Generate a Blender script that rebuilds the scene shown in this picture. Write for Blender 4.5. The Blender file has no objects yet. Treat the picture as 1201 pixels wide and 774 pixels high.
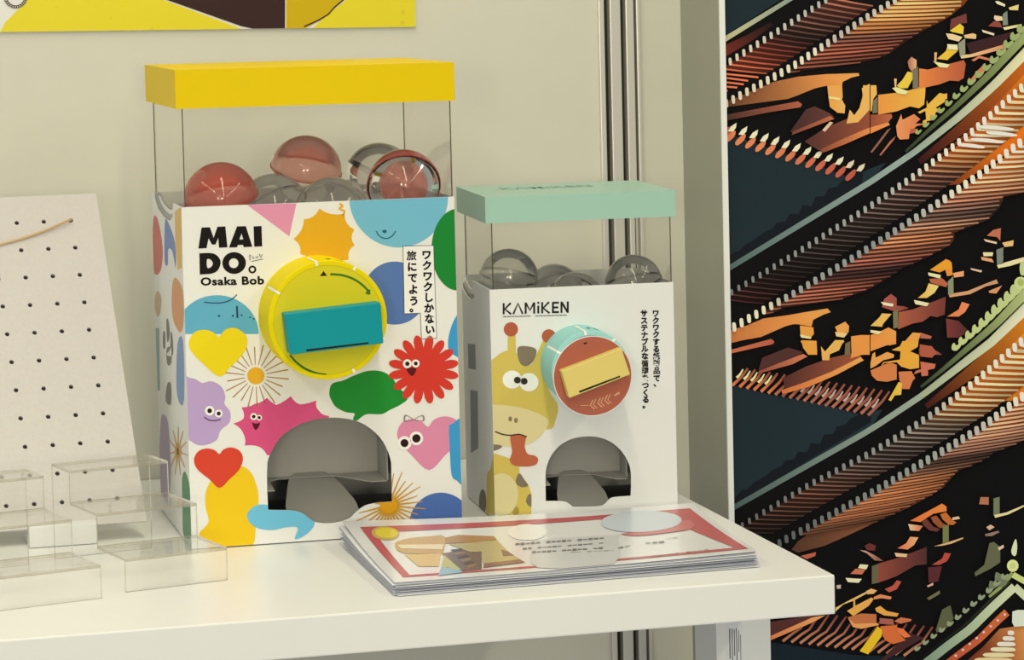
import bpy, bmesh, math, random
from mathutils import Vector, Matrix
from mathutils.geometry import delaunay_2d_cdt
random.seed(7)
S = bpy.context.scene
COL = S.collection
PI = math.pi

# ------------------------------------------------------------------ camera
CAM = Vector((-0.8345001, -2.3130980, 0.4828051))
RIGHT = Vector((0.959791562, -0.279946801, -0.020735137))
DOWN = Vector((-0.038935527, -0.059609452, -0.997462149))
FWD = Vector((0.278000328, 0.958163087, -0.068112525))
FPX, PX0, PY0 = 3581.87, 600.5 + 142.68, 387.0 - 161.97
cd = bpy.data.cameras.new('camera'); cam = bpy.data.objects.new('camera', cd); COL.objects.link(cam)
cd.sensor_width = 36; cd.sensor_fit = 'HORIZONTAL'; cd.lens = FPX / 1201 * 36
cd.shift_x = -(PX0 - 600.5) / 1201; cd.shift_y = (PY0 - 387.0) / 1201
cd.clip_start = 0.05; cd.clip_end = 60
m = Matrix.Identity(4)
for i in range(3):
    m[i][0] = RIGHT[i]; m[i][1] = -DOWN[i]; m[i][2] = -FWD[i]; m[i][3] = CAM[i]
cam.matrix_world = m
S.camera = cam

# ------------------------------------------------------------------ world, lights, exposure
S.view_settings.view_transform = 'Standard'; S.view_settings.look = 'None'
S.view_settings.gamma = 1; S.view_settings.use_curve_mapping = False
S.view_settings.exposure = 0.0
S.cycles.transparent_max_bounces = 40
wd = bpy.data.worlds.new('hall'); S.world = wd; wd.use_nodes = True
bg = wd.node_tree.nodes['Background']; bg.inputs[0].default_value = (0.97, 0.97, 0.90, 1); bg.inputs[1].default_value = 0.30
for lx, pw in ((-2.0, 54), (-0.45, 74), (1.3, 54)):       # ceiling tube rows of the hall
    ld = bpy.data.lights.new('ceiling_tube_light', 'AREA'); lo = bpy.data.objects.new('ceiling_tube_light', ld); COL.objects.link(lo)
    ld.shape = 'RECTANGLE'; ld.size = 0.12; ld.size_y = 9.0; ld.energy = pw; ld.color = (1.0, 0.90, 0.64)
    lo.location = (lx, -4.0, 1.8)
for loc, pw in (((-1.9, -4.6, 0.62), 22), ((-0.9, -5.2, 0.62), 26)):     # unseen low fill lights, added to brighten the sleeve and box fronts
    ld = bpy.data.lights.new('low_fill_light', 'AREA'); lo = bpy.data.objects.new('low_fill_light', ld); COL.objects.link(lo)
    ld.shape = 'DISK'; ld.size = 0.45; ld.energy = pw; ld.color = (1.0, 0.90, 0.64)
    lo.location = loc; lo.rotation_euler = (Vector((-0.3, 0.4, 0.15)) - Vector(loc)).to_track_quat('-Z', 'Y').to_euler()

# ------------------------------------------------------------------ helpers
def lin(c):
    c = c / 255.0
    return c / 12.92 if c <= 0.04045 else ((c + 0.055) / 1.055) ** 2.4
WHITE = tuple(lin(c) for c in (240, 232, 211))
def al(rgb, k=0.84):
    return tuple(min(0.95, lin(c) / w * k) for c, w in zip(rgb, WHITE))
MATS = {}
def mat(name, rgb, rough=0.55, spec=0.4, metal=0.0, noise=0.0, scale=60.0, bump=0.0, coat=0.0):
    if name in MATS: return MATS[name]
    M = bpy.data.materials.new(name); M.use_nodes = True; nt = M.node_tree; b = nt.nodes['Principled BSDF']
    c = al(rgb)
    b.inputs['Base Color'].default_value = (*c, 1); b.inputs['Roughness'].default_value = rough
    b.inputs['Specular IOR Level'].default_value = spec; b.inputs['Metallic'].default_value = metal
    b.inputs['Coat Weight'].default_value = coat; b.inputs['Coat Roughness'].default_value = 0.12
    if noise or bump:
        tc = nt.nodes.new('ShaderNodeTexCoord'); n = nt.nodes.new('ShaderNodeTexNoise')
        n.inputs['Scale'].default_value = scale; n.inputs['Detail'].default_value = 3
        nt.links.new(tc.outputs['Object'], n.inputs['Vector'])
        if noise:
            mx = nt.nodes.new('ShaderNodeMix'); mx.data_type = 'RGBA'
            mx.inputs['A'].default_value = (*[x * (1 - noise) for x in c], 1); mx.inputs['B'].default_value = (*[min(.97, x * (1 + noise)) for x in c], 1)
            nt.links.new(n.outputs['Fac'], mx.inputs['Factor']); nt.links.new(mx.outputs['Result'], b.inputs['Base Color'])
        if bump:
            bp = nt.nodes.new('ShaderNodeBump'); bp.inputs['Strength'].default_value = bump; bp.inputs['Distance'].default_value = 0.001
            nt.links.new(n.outputs['Fac'], bp.inputs['Height']); nt.links.new(bp.outputs['Normal'], b.inputs['Normal'])
    MATS[name] = M
    return M
def ink(rgb, rough=0.5):
    return mat('ink_%d_%d_%d' % tuple(rgb), rgb, rough, 0.15)
def clear_mat(name, tint, body, face_lo, face_hi, rough=0.06, power=2.0, gloss=1.0):
    """thin clear plastic: see-through straight on, greyer and shinier towards its rim"""
    if name in MATS: return MATS[name]
    M = bpy.data.materials.new(name); M.use_nodes = True; nt = M.node_tree; nt.nodes.clear()
    out = nt.nodes.new('ShaderNodeOutputMaterial'); t = nt.nodes.new('ShaderNodeBsdfTransparent'); t.inputs[0].default_value = (*tint, 1)
    d = nt.nodes.new('ShaderNodeBsdfDiffuse'); d.inputs[0].default_value = (*body, 1)
    g = nt.nodes.new('ShaderNodeBsdfGlossy'); g.inputs['Roughness'].default_value = rough; g.inputs[0].default_value = (.95, .95, .95, 1)
    lw = nt.nodes.new('ShaderNodeLayerWeight'); lw.inputs[0].default_value = 0.5
    pw = nt.nodes.new('ShaderNodeMath'); pw.operation = 'POWER'; pw.inputs[1].default_value = power; nt.links.new(lw.outputs['Facing'], pw.inputs[0])
    mr = nt.nodes.new('ShaderNodeMapRange'); mr.inputs['To Min'].default_value = face_lo; mr.inputs['To Max'].default_value = face_hi; nt.links.new(pw.outputs[0], mr.inputs[0])
    m1 = nt.nodes.new('ShaderNodeMixShader'); nt.links.new(mr.outputs[0], m1.inputs[0]); nt.links.new(t.outputs[0], m1.inputs[1]); nt.links.new(d.outputs[0], m1.inputs[2])
    fr = nt.nodes.new('ShaderNodeFresnel'); fr.inputs['IOR'].default_value = 1.46
    ml = nt.nodes.new('ShaderNodeMath'); ml.operation = 'MULTIPLY'; ml.inputs[1].default_value = gloss; nt.links.new(fr.outputs[0], ml.inputs[0])
    m2 = nt.nodes.new('ShaderNodeMixShader'); nt.links.new(ml.outputs[0], m2.inputs[0]); nt.links.new(m1.outputs[0], m2.inputs[1]); nt.links.new(g.outputs[0], m2.inputs[2])
    nt.links.new(m2.outputs[0], out.inputs[0])
    MATS[name] = M
    return M
def attr_mat(name, rough=0.5, spec=0.3, coat=0.0):
    """flat print: colour from the print's own colour layer, with a little paper grain"""
    M = bpy.data.materials.new(name); M.use_nodes = True; nt = M.node_tree; b = nt.nodes['Principled BSDF']
    a = nt.nodes.new('ShaderNodeVertexColor'); a.layer_name = 'Print'
    nt.links.new(a.outputs[0], b.inputs['Base Color'])
    b.inputs['Roughness'].default_value = rough; b.inputs['Specular IOR Level'].default_value = spec
    b.inputs['Coat Weight'].default_value = coat
    return M

def mesh_obj(name, verts, faces, material=None, parent=None, smooth=False):
    me = bpy.data.meshes.new(name); me.from_pydata([tuple(v) for v in verts], [], faces); me.update()
    if smooth:
        for p_ in me.polygons: p_.use_smooth = True
    o = bpy.data.objects.new(name, me); COL.objects.link(o)
    for mm in (material if isinstance(material, (list, tuple)) else [material]):
        if mm: me.materials.append(mm)
    if parent: o.parent = parent
    return o
def thing(name, label, cat, loc=(0, 0, 0), rz=0.0, group=None):
    o = bpy.data.objects.new(name, None); COL.objects.link(o); o.location = loc; o.rotation_euler = (0, 0, rz)
    o.empty_display_size = 0.02
    o['label'] = label; o['category'] = cat
    if group: o['group'] = group
    return o
def tag(o, label, cat, group=None):
    o['label'] = label; o['category'] = cat
    if group: o['group'] = group
    return o
def struct(o, label=None):
    o['kind'] = 'structure'
    if label: o['label'] = label
    return o
def box_geo(x0, x1, y0, y1, z0, z1, b=0.0):
    """box, optionally with small chamfered edges"""
    bm = bmesh.new(); bmesh.ops.create_cube(bm, size=1)
    for v in bm.verts:
        v.co = Vector(((x0 + x1) / 2 + v.co.x * (x1 - x0), (y0 + y1) / 2 + v.co.y * (y1 - y0), (z0 + z1) / 2 + v.co.z * (z1 - z0)))
    if b: bmesh.ops.bevel(bm, geom=list(bm.edges), offset=b, segments=2, profile=0.6, affect='EDGES')
    return bm
def bm_obj(name, bm, material, parent=None, smooth=False):
    me = bpy.data.meshes.new(name); bmesh.ops.recalc_face_normals(bm, faces=bm.faces); bm.to_mesh(me); bm.free()
    if smooth:
        for p_ in me.polygons: p_.use_smooth = True
    o = bpy.data.objects.new(name, me); COL.objects.link(o)
    for mm in (material if isinstance(material, (list, tuple)) else [material]): me.materials.append(mm)
    if parent: o.parent = parent
    return o
def box(name, x0, x1, y0, y1, z0, z1, material, parent=None, b=0.0):
    return bm_obj(name, box_geo(x0, x1, y0, y1, z0, z1, b), material, parent)

# --- 2D outlines
def circ(cx, cy, rx, ry=None, n=36, a0=0.0, a1=2 * PI):
    ry = rx if ry is None else ry
    k = n if abs(a1 - a0 - 2 * PI) < 1e-6 else n + 1
    return [(cx + rx * math.cos(a0 + (a1 - a0) * i / n), cy + ry * math.sin(a0 + (a1 - a0) * i / n)) for i in range(k)]
def sm(pts, n=6, closed=True):
    """Catmull-Rom through the points"""
    out = []; N = len(pts); R = range(N) if closed else range(N - 1)
    for i in R:
        g = (lambda j: pts[j % N]) if closed else (lambda j: pts[min(max(j, 0), N - 1)])
        p0, p1, p2, p3 = g(i - 1), g(i), g(i + 1), g(i + 2)
        for k in range(n):
            t = k / n
            out.append(tuple(0.5 * ((2 * p1[q]) + (-p0[q] + p2[q]) * t + (2 * p0[q] - 5 * p1[q] + 4 * p2[q] - p3[q]) * t * t + (-p0[q] + 3 * p1[q] - 3 * p2[q] + p3[q]) * t ** 3) for q in (0, 1)))
    if not closed: out.append(tuple(pts[-1]))
    return out
def stroke(pts, w, w1=None):
    """open polyline -> ribbon outline"""
    w1 = w if w1 is None else w1
    L, Rr = [], []; N = len(pts)
    for i, p_ in enumerate(pts):
        a = pts[max(i - 1, 0)]; b = pts[min(i + 1, N - 1)]
        dx, dy = b[0] - a[0], b[1] - a[1]; l = math.hypot(dx, dy) or 1
        h = (w + (w1 - w) * i / max(N - 1, 1)) / 2
        L.append((p_[0] - dy / l * h, p_[1] + dx / l * h)); Rr.append((p_[0] + dy / l * h, p_[1] - dx / l * h))
    return L + Rr[::-1]
def tile(ox, oy, s, pts):
    return [(ox + x / s, oy + y / s) for x, y in pts]
def inside(pt, poly):
    x, y = pt; c = False; n = len(poly); j = n - 1
    for i in range(n):
        xi, yi = poly[i]; xj, yj = poly[j]
        if (yi > y) != (yj > y) and x < (xj - xi) * (y - yi) / (yj - yi) + xi: c = not c
        j = i
    return c
def fill(shapes, clip=None, cut=()):
    """triangulate the even-odd area of the outlines, within clip, outside the cuts"""
    loops = [list(s) for s in shapes] + ([list(clip)] if clip else []) + [list(c) for c in cut]
    vs, es = [], []
    for l in loops:
        b = len(vs); vs += [Vector(q) for q in l]; es += [(b + i, b + (i + 1) % len(l)) for i in range(len(l))]
    V, _, F, *_ = delaunay_2d_cdt(vs, es, [], 0, 1e-7)
    keep = []
    for f in F:
        c = (sum(V[i].x for i in f) / 3, sum(V[i].y for i in f) / 3)
        if sum(inside(c, s) for s in shapes) % 2 == 0: continue
        if clip and not inside(c, clip): continue
        if any(inside(c, h) for h in cut): continue
        keep.append(tuple(f))
    used = sorted({i for f in keep for i in f}); mp = {u: k for k, u in enumerate(used)}
    return [(V[i].x, V[i].y) for i in used], [tuple(mp[i] for i in f) for f in keep]
def plate(name, outer, holes, fn, d0, d1, material, parent=None):
    """cut card: outline with holes, given a thickness from d0 to d1; fn(a, b, d) -> point"""
    V, F = fill([outer] + list(holes))
    n = len(V); vs = [fn(a, b, d0) for a, b in V] + [fn(a, b, d1) for a, b in V]
    fs = [f for f in F] + [tuple(i + n for i in f[::-1]) for f in F]
    cnt = {}
    for f in F:
        for i in range(3):
            e = (f[i], f[(i + 1) % 3]); cnt[e] = cnt.get(e, 0) + 1
    for (a, b) in cnt:
        if (b, a) not in cnt: fs.append((b, a, a + n, b + n))
    o = mesh_obj(name, vs, fs, material, parent)
    bm = bmesh.new(); bm.from_mesh(o.data); bmesh.ops.recalc_face_normals(bm, faces=bm.faces); bm.to_mesh(o.data); bm.free()
    return o
def lathe(profile, n=48, axis='z'):
    """profile [(r, h)] turned about the axis -> verts, faces"""
    vs, fs = [], []
    for (r, h) in profile:
        for i in range(n):
            a = 2 * PI * i / n; c, s = r * math.cos(a), r * math.sin(a)
            vs.append((c, s, h) if axis == 'z' else (c, -h, s))
    for k in range(len(profile) - 1):
        for i in range(n):
            a, b = k * n + i, k * n + (i + 1) % n
            fs.append((a, b, b + n, a + n))
    return vs, fs
def tube(pts, r, n=8):
    vs, fs = [], []
    for i, p_ in enumerate(pts):
        d = (Vector(pts[min(i + 1, len(pts) - 1)]) - Vector(pts[max(i - 1, 0)])).normalized()
        u = d.cross(Vector((0, 0, 1)))
        u = u.normalized() if u.length > 1e-4 else Vector((1, 0, 0)); w = d.cross(u)
        for k in range(n):
            a = 2 * PI * k / n; vs.append(Vector(p_) + u * r * math.cos(a) + w * r * math.sin(a))
    for i in range(len(pts) - 1):
        for k in range(n): fs.append((i * n + k, i * n + (k + 1) % n, (i + 1) * n + (k + 1) % n, (i + 1) * n + k))
    fs.append(tuple(range(n))[::-1]); fs.append(tuple((len(pts) - 1) * n + k for k in range(n)))
    return vs, fs
# --- where a sight line of the photograph meets a plane of the room (used to read sizes off the photograph)
def ray(px, py):
    return RIGHT * ((px - PX0) / FPX) + DOWN * ((py - PY0) / FPX) + FWD
def on_y(px, py, y):
    d = ray(px, py); return CAM + d * ((y - CAM.y) / d.y)
def on_z(px, py, z):
    d = ray(px, py); return CAM + d * ((z - CAM.z) / d.z)
# --- lettering
_glyph = {}
def glyphs(txt, bold=0.0, spacing=1.0):
    k = (txt, bold, spacing)
    if k in _glyph: return _glyph[k]
    cu = bpy.data.curves.new('lettering', 'FONT'); cu.body = txt; cu.size = 1; cu.offset = bold; cu.space_character = spacing; cu.resolution_u = 3
    o = bpy.data.objects.new('lettering', cu); COL.objects.link(o)
    dg = bpy.context.evaluated_depsgraph_get(); ev = o.evaluated_get(dg); me = ev.to_mesh()
    V = [(v.co.x, v.co.y) for v in me.vertices]; F = [tuple(p_.vertices) for p_ in me.polygons]
    ev.to_mesh_clear(); bpy.data.objects.remove(o); bpy.data.curves.remove(cu)
    _glyph[k] = (V, F)
    return _glyph[k]
def lettering(txt, quad, bold=0.0, spacing=1.0, box_=None):
    """text stretched over a quad TL, TR, BR, BL -> (points, faces)"""
    V, F = glyphs(txt, bold, spacing)
    if not V: return [], []
    x0, x1 = min(v[0] for v in V), max(v[0] for v in V); y0, y1 = min(v[1] for v in V), max(v[1] for v in V)
    if box_: x0, x1, y0, y1 = box_
    TL, TR, BR, BL = quad; out = []
    for x, y in V:
        s = (x - x0) / (x1 - x0); t = (y1 - y) / (y1 - y0)
        out.append(tuple((TL[q] * (1 - s) + TR[q] * s) * (1 - t) + (BL[q] * (1 - s) + BR[q] * s) * t for q in (0, 1)))
    return out, F
def join(parts):
    V, F = [], []
    for v, f in parts:
        b = len(V); V += list(v); F += [tuple(i + b for i in t) for t in f]
    return V, F

# ------------------------------------------------------------------ materials
M_wall = mat('painted_panel', (222, 215, 188), 0.6, 0.25, noise=0.025, scale=30)
M_part = mat('partition_grey', (168, 164, 140), 0.55, 0.3, noise=0.02, scale=20)
M_table = mat('white_laminate', (243, 238, 220), 0.32, 0.45, noise=0.01, scale=40)
M_alu = mat('brushed_aluminium', (226, 217, 194), 0.32, 0.5, metal=0.35)
M_groove = mat('dark_groove', (52, 46, 38), 0.6, 0.2)
M_card = mat('white_card', (236, 231, 214), 0.42, 0.4, noise=0.012, scale=90)
M_cardback = mat('grey_card_back', (176, 170, 154), 0.7, 0.2, noise=0.03, scale=120)
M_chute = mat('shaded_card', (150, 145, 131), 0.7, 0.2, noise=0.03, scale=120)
M_yellow = mat('yellow_card', (236, 198, 0), 0.5, 0.15, noise=0.02, scale=60)
M_yellow_dial = mat('yellow_dial_card', (240, 214, 16), 0.55, 0.04)
M_yellow_face = mat('yellow_dial_face', (224, 204, 14), 0.35, 0.4)
M_teal = mat('teal_handle_card', (10, 146, 146), 0.5, 0.15, noise=0.02)
M_mint = mat('mint_card', (164, 200, 172), 0.35, 0.4, noise=0.02)
M_mint_dial = mat('mint_dial_card', (160, 212, 196), 0.55, 0.04)
M_brown = mat('brick_red_disc', (176, 92, 66), 0.4, 0.4)
M_tan = mat('tan_handle_card', (226, 202, 108), 0.45, 0.3)
M_black = mat('black_ink', (18, 12, 12), 0.5, 0.12)
M_dark = mat('dark_slot', (20, 26, 26), 0.6, 0.2)
M_peg = mat('woven_white_board', (212, 203, 187), 0.75, 0.15, noise=0.05, scale=260, bump=0.25)
M_paper = mat('flyer_paper', (240, 236, 226), 0.5, 0.3)
M_paper2 = mat('flyer_paper_grey', (205, 203, 200), 0.55, 0.3)
M_twine = mat('jute_twine', (205, 170, 120), 0.8, 0.1, noise=0.1, scale=400)
M_floor = mat('grey_floor_carpet', (150, 150, 150), 0.9, 0.1, noise=0.1, scale=50)
M_sleeve = clear_mat('clear_sleeve', (0.997, 0.995, 0.99), (0.7, 0.68, 0.62), 0.003, 0.05, 0.09, 2, 0.3)
M_crease = clear_mat('sleeve_crease', (0.7, 0.68, 0.6), (0.10, 0.09, 0.06), 0.55, 0.7, 0.15)
M_capclear = clear_mat('clear_capsule', (0.955, 0.95, 0.945), (0.42, 0.40, 0.37), 0.03, 0.50, 0.045, 4.0)
M_capgrey = clear_mat('smoky_capsule', (0.92, 0.92, 0.91), (0.32, 0.31, 0.29), 0.05, 0.65, 0.045, 3.6)
M_capred = clear_mat('red_capsule', (0.95, 0.52, 0.48), (0.68, 0.13, 0.10), 0.45, 0.85, 0.06, 2.2)
M_cappink = clear_mat('pink_capsule', (0.97, 0.66, 0.62), (0.78, 0.26, 0.21), 0.42, 0.75, 0.06, 2.2)
M_cappale = clear_mat('pale_pink_capsule', (0.97, 0.86, 0.84), (0.75, 0.50, 0.45), 0.14, 0.50, 0.045, 3.0)
M_acryl = clear_mat('clear_acrylic', (0.995, 0.995, 0.99), (0.75, 0.73, 0.66), 0.002, 0.03, 0.03, 2.0, 0.45)
M_acryledge = clear_mat('acrylic_edge', (0.88, 0.87, 0.82), (0.50, 0.48, 0.42), 0.3, 0.5, 0.1)

# ================================================================== the setting
WY = 0.72          # face of the back wall
FZ = -0.78
struct(box('floor', -3.2, 2.4, -7.5, 1.0, FZ - 0.05, FZ, M_floor), 'grey floor below the table')
xl = on_y(700, 0, WY).x; xr = on_y(748.5, 0, WY).x; xc = 0.1000
struct(box('wall_back', -2.4, xl, WY, WY + 0.02, FZ, 1.6, M_wall), 'cream wall panel left of the aluminium post')
struct(box('wall_back', xr, xc + 0.02, WY, WY + 0.02, FZ, 1.6, M_wall), 'narrow cream wall panel right of the aluminium post')
# extruded post between the wall panels, with its real slots
post = bpy.data.objects.new('trim_1', None); COL.objects.link(post); struct(post, 'aluminium post with dark slots between the wall panels')
post.location = ((xl + xr) / 2, WY, FZ)
W = xr - xl; k = W / 48.5
cuts = [(6.5, 13.0), (25.5, 31.5), (41.0, 44.0)]
edges = [0] + [c for p_ in cuts for c in p_] + [48.5]
for i in range(0, len(edges), 2):
    a, b = edges[i], edges[i + 1]
    box('rib', a * k - W / 2, b * k - W / 2, -0.006, 0.012, 0, 2.38, M_alu, post, b=0.0009)
box('slot_back', -W / 2, W / 2, 0.012, 0.02, 0, 2.38, M_groove, post)
for a, b in cuts:
    box('slot_lining', a * k - W / 2, b * k - W / 2, 0.006, 0.0115, 0, 2.38, M_groove, post)
struct(box('wall_right', xc, xc + 0.0045, 0.588, WY, FZ, 1.6, M_part), 'thin side partition standing at the right end of the table')
struct(box('trim_2', xc - 0.0006, xc + 0.0052, 0.5855, 0.5885, FZ, 1.6, mat('white_edge_trim', (246, 242, 228), 0.4, 0.4), b=0.0004), 'white front edge strip of the side partition')

# ================================================================== the printed temple mural
MY = 0.594         # its printed face
mural = thing('mural_panel', 'large printed mural of lit temple eaves at night beside the partition', 'mural', (0.4, MY, FZ))
box('mural_board', xc + 0.0055 - 0.4, 2 * on_y(1203.5, 0, MY).x - xc - 0.0055 - 0.4, 0.0006, 0.02, 0, 2.38, mat('mural_black', (18, 17, 18), 0.6, 0.08), mural)
M_print = attr_mat('mural_print', 0.6, 0.08)
ALLP = []
XL = xc + 0.0058
class Print:
    """flat print on the mural: outlines in photograph pixels, stacked in drawing order a few microns apart"""
    def __init__(s): s.polys = []
    def poly(s, pts, col, layer, col2=None, axis=None):
        e = [s, layer, len(ALLP), pts, col, col2, axis, 0.0]; s.polys.append(e); ALLP.append(e)
    def build(s, name): s.name = name
    def make(s):
        v, f, cc = [], [], []
        for (_, _, _, pts, col, col2, axis, off_) in s.polys:
            V, F = fill([pts], MCLIP); b = len(v)
            for (x, y) in V:
                w = on_y(x, y, MY - off_); v.append((w.x - 0.4, w.y - MY, w.z - FZ))
                c = col
                if col2:
                    (ax, ay), (bx, by) = axis; dx, dy = bx - ax, by - ay
                    t = min(1, max(0, ((x - ax) * dx + (y - ay) * dy) / (dx * dx + dy * dy)))
                    c = tuple(p_ + (q - p_) * t for p_, q in zip(col, col2))
                cc.append(al(c, 1.0))
            f += [tuple(i + b for i in t) for t in F]
        o = mesh_obj(s.name, v, f, M_print, mural)
        a = o.data.color_attributes.new('Print', 'FLOAT_COLOR', 'POINT')
        for i, c in enumerate(cc): a.data[i].color = (*c, 1)
        o2 = o.copy(); COL.objects.link(o2); o2.parent = mural          # the gable's other half, beyond the frame
        o2.scale = (-1, 1, 1); o2.location = (2 * (XR - 0.4), 0, 0)
def to_px(P):
    d = P - CAM; z = d.dot(FWD); return (PX0 + FPX * d.dot(RIGHT) / z, PY0 + FPX * d.dot(DOWN) / z)
XR = on_y(1203.5, 0, MY).x
MCLIP = [to_px(Vector((XL, MY, z))) for z in (1.0, -.5)] + [to_px(Vector((XR, MY, z))) for z in (-.5, 1.0)]
def lerp(a, b, t): return a + (b - a) * t
def along(tab, f):
    """piecewise linear table [(f, value tuple)]"""
    for i in range(len(tab) - 1):
        if f <= tab[i + 1][0]:
            a, b = tab[i], tab[i + 1]; t = (f - a[0]) / (b[0] - a[0]) if b[0] > a[0] else 0
            t = max(0, t); return tuple(lerp(p_, q, t) for p_, q in zip(a[1], b[1]))
    return tab[-1][1]
def resample(pts, n):
    d = [0]
    for i in range(1, len(pts)): d.append(d[-1] + math.hypot(pts[i][0] - pts[i - 1][0], pts[i][1] - pts[i - 1][1]))
    tab = [(q / d[-1], p_) for q, p_ in zip(d, pts)]
    return [(i / (n - 1), along(tab, i / (n - 1))) for i in range(n)]

sky = Print(); SK = (33, 45, 50); SK2 = (26, 38, 44)
sky.poly([(838, -6), (925, -6), (842, 47)], SK, 1)
sky.poly([(843, 150), (864, 160), (1000, 209), (1015, 200), (1040, 190), (1020, 214), (852, 317), (843, 320)], SK, 1, (36, 48, 52), ((850, 180), (990, 260)))
sky.poly([(846, 448), (900, 462), (965, 474), (1008, 486), (1035, 480), (1021, 503), (862, 596), (852, 600)], SK, 1, (36, 50, 54), ((860, 470), (990, 530)))
sky.poly([(900, 752), (930, 757), (1000, 768), (1060, 770), (1075, 790), (896, 800)], SK2, 1)
for ox, oy, n in ((852, 313, 22), (862, 592, 22)):     # dark tree line hugging the roof edge
    tl = [(ox + 7.6 * i, oy - 4.62 * i) for i in range(n)]
    up = [(x - 2 + (i % 2) * 3, y - 6 - 7 * abs(math.sin(i * 1.7)) - i * .35) for i, (x, y) in enumerate(tl)]
    sky.poly(tl + up[::-1], (24, 28, 32), 2)
sky.build('printed_night_sky')

T = lambda k, pts: tile(*{1: (840, 0), 2: (1021, 0), 3: (840, 100), 4: (1021, 100), 5: (840, 200), 6: (1021, 200), 7: (840, 300), 8: (1021, 300), 9: (840, 400), 10: (1021, 400),
                          11: (840, 500), 12: (1021, 500), 13: (900, 580), 14: (1021, 580), 15: (890, 658), 16: (1021, 658)}[k], 6.672, pts)
# roof edge lines and fascias
edge = Print()
def band(pl, w0, w1, c0, c1, layer):
    r = resample(pl, 14)
    pts = [q for _, q in r]
    edge.poly(stroke(pts, w0, w1), c0, layer, c1, (pts[0], pts[-1]))
band([(846, 62), (880, 44), (905, 28)], 13, 5, (120, 48, 34), (40, 24, 22), 2)
band([(842, 51), (930, -3)], 6, 5, (205, 192, 140), (140, 150, 130), 3)
LB = [(846, 320), (1020, 214), (1073, 178), (1096, 160), (1126, 136), (1165, 101), (1201, 64), (1225, 38)]
off = lambda pl, dx, dy: [(x + dx, y + dy) for x, y in pl]
band(off(LB[2:], 5, 12), 7, 26, (60, 24, 24), (235, 120, 28), 2)
band(off(LB[3:], 8, 22), 2, 12, (120, 40, 24), (250, 150, 40), 3)
band(LB[:3], 6, 7, (84, 104, 98), (160, 175, 160), 4)
band(LB[2:], 7, 12, (160, 175, 150), (255, 238, 176), 4)
LC = [(852, 600), (1021, 504), (1081, 464), (1111, 441), (1138, 420), (1163, 401), (1201, 364), (1225, 340)]
band(off(LC[2:], 5, 13), 6, 30, (70, 28, 24), (250, 150, 34), 2)
band(off(LC[3:], 10, 24), 2, 14, (150, 70, 34), (255, 190, 70), 3)
band(LC[:3], 6, 7, (76, 94, 90), (165, 175, 150), 4)
band(LC[2:], 7, 13, (170, 180, 140), (255, 244, 200), 4)
LD = [(1083, 780), (1112, 757), (1138, 738), (1163, 713), (1190, 688), (1201, 698), (1212, 708)]
band(off(LD[:4], 9, 13) + [(1181, 718)], 7, 9, (190, 80, 50), (215, 110, 60), 3)
band(LD[:5], 10, 10, (128, 150, 122), (222, 226, 176), 4)
band(LD[4:], 9, 9, (222, 226, 176), (200, 210, 160), 4)
band(off(LD[:5], -5, -6), 3, 2, (16, 16, 16), (60, 66, 40), 5)
edge.build('printed_roof_edges')

# rows of rafters
raf = Print()
def row(tips, n, ends, cols, tipcols, tw, th, lw, layer, skip=0, rag=0.0, under=.40):
    strip = []
    for i, (f, (x, y)) in enumerate(resample(tips, n)):
        w, h = along(tw, f), along(th, f); tc = along(tipcols, f)
        if i >= skip:
            if callable(ends): e = ends(x, y + h[0] * .45, f)
            else: e = along(ends, f)
            c = along(cols, f); strip.append(((x, y + h[0] * .3), e, c))
            q = random.uniform(.8, 1.12); c = tuple(min(255, v * q) for v in c)
            L = along(lw, f)[0]; ex, ey = e[0] - rag * random.random(), e[1]
            raf.poly(stroke([(x + .5, y + h[0] * .45), (lerp(x, ex, .55), lerp(y + h[0] * .45, ey, .55) + .4), (ex, ey)], L, L * .75), c, layer, tuple(v * .78 for v in c), ((lerp(x, ex, .3), y), (ex, ey)))
        if len(strip) > 1 and i >= skip:
            (a0, e0, c0), (a1, e1, c1) = strip[-2], strip[-1]
            lum = min(1, max(0, (c1[1] - 150) / 80)); k_ = (lerp(.42, .85, lum), lerp(.36, .46, lum), lerp(.34, .18, lum))
            raf.poly([a0, e0, e1, a1], tuple(v * q_ for v, q_ in zip(c0, k_)), layer - 1.5, tuple(v * q_ * .7 for v, q_ in zip(c1, k_)), (a0, e0))
        raf.poly(sm([(x - w[0] / 2, y - h[0] * .4), (x, y - h[0] * .55), (x + w[0] / 2, y - h[0] * .4), (x + w[0] * .62, y + h[0] * .5), (x - w[0] * .3, y + h[0] * .5)], 2), tc, layer + 1)
one = lambda a, b: [(0, (a,)), (1, (b,))]
def rel(tips, n, dx0, dy0, dx1, dy1):
    r = resample(tips, n); return [(f, (x + lerp(dx0, dx1, f), y + lerp(dy0, dy1, f))) for f, (x, y) in r]
def until(curve, slope, xmax=1215, lo=14):
    def g_(x, y, f):
        m_ = along(slope, f)[0]; xx = x
        while xx < xmax:
            xx += 1.5; yy = y + m_ * (xx - x); cy_ = along([(p_[0], (p_[1],)) for p_ in curve], xx)[0]
            if xx > x + lo and yy >= cy_: break
        return (xx, y + m_ * (xx - x))
    return g_
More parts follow.
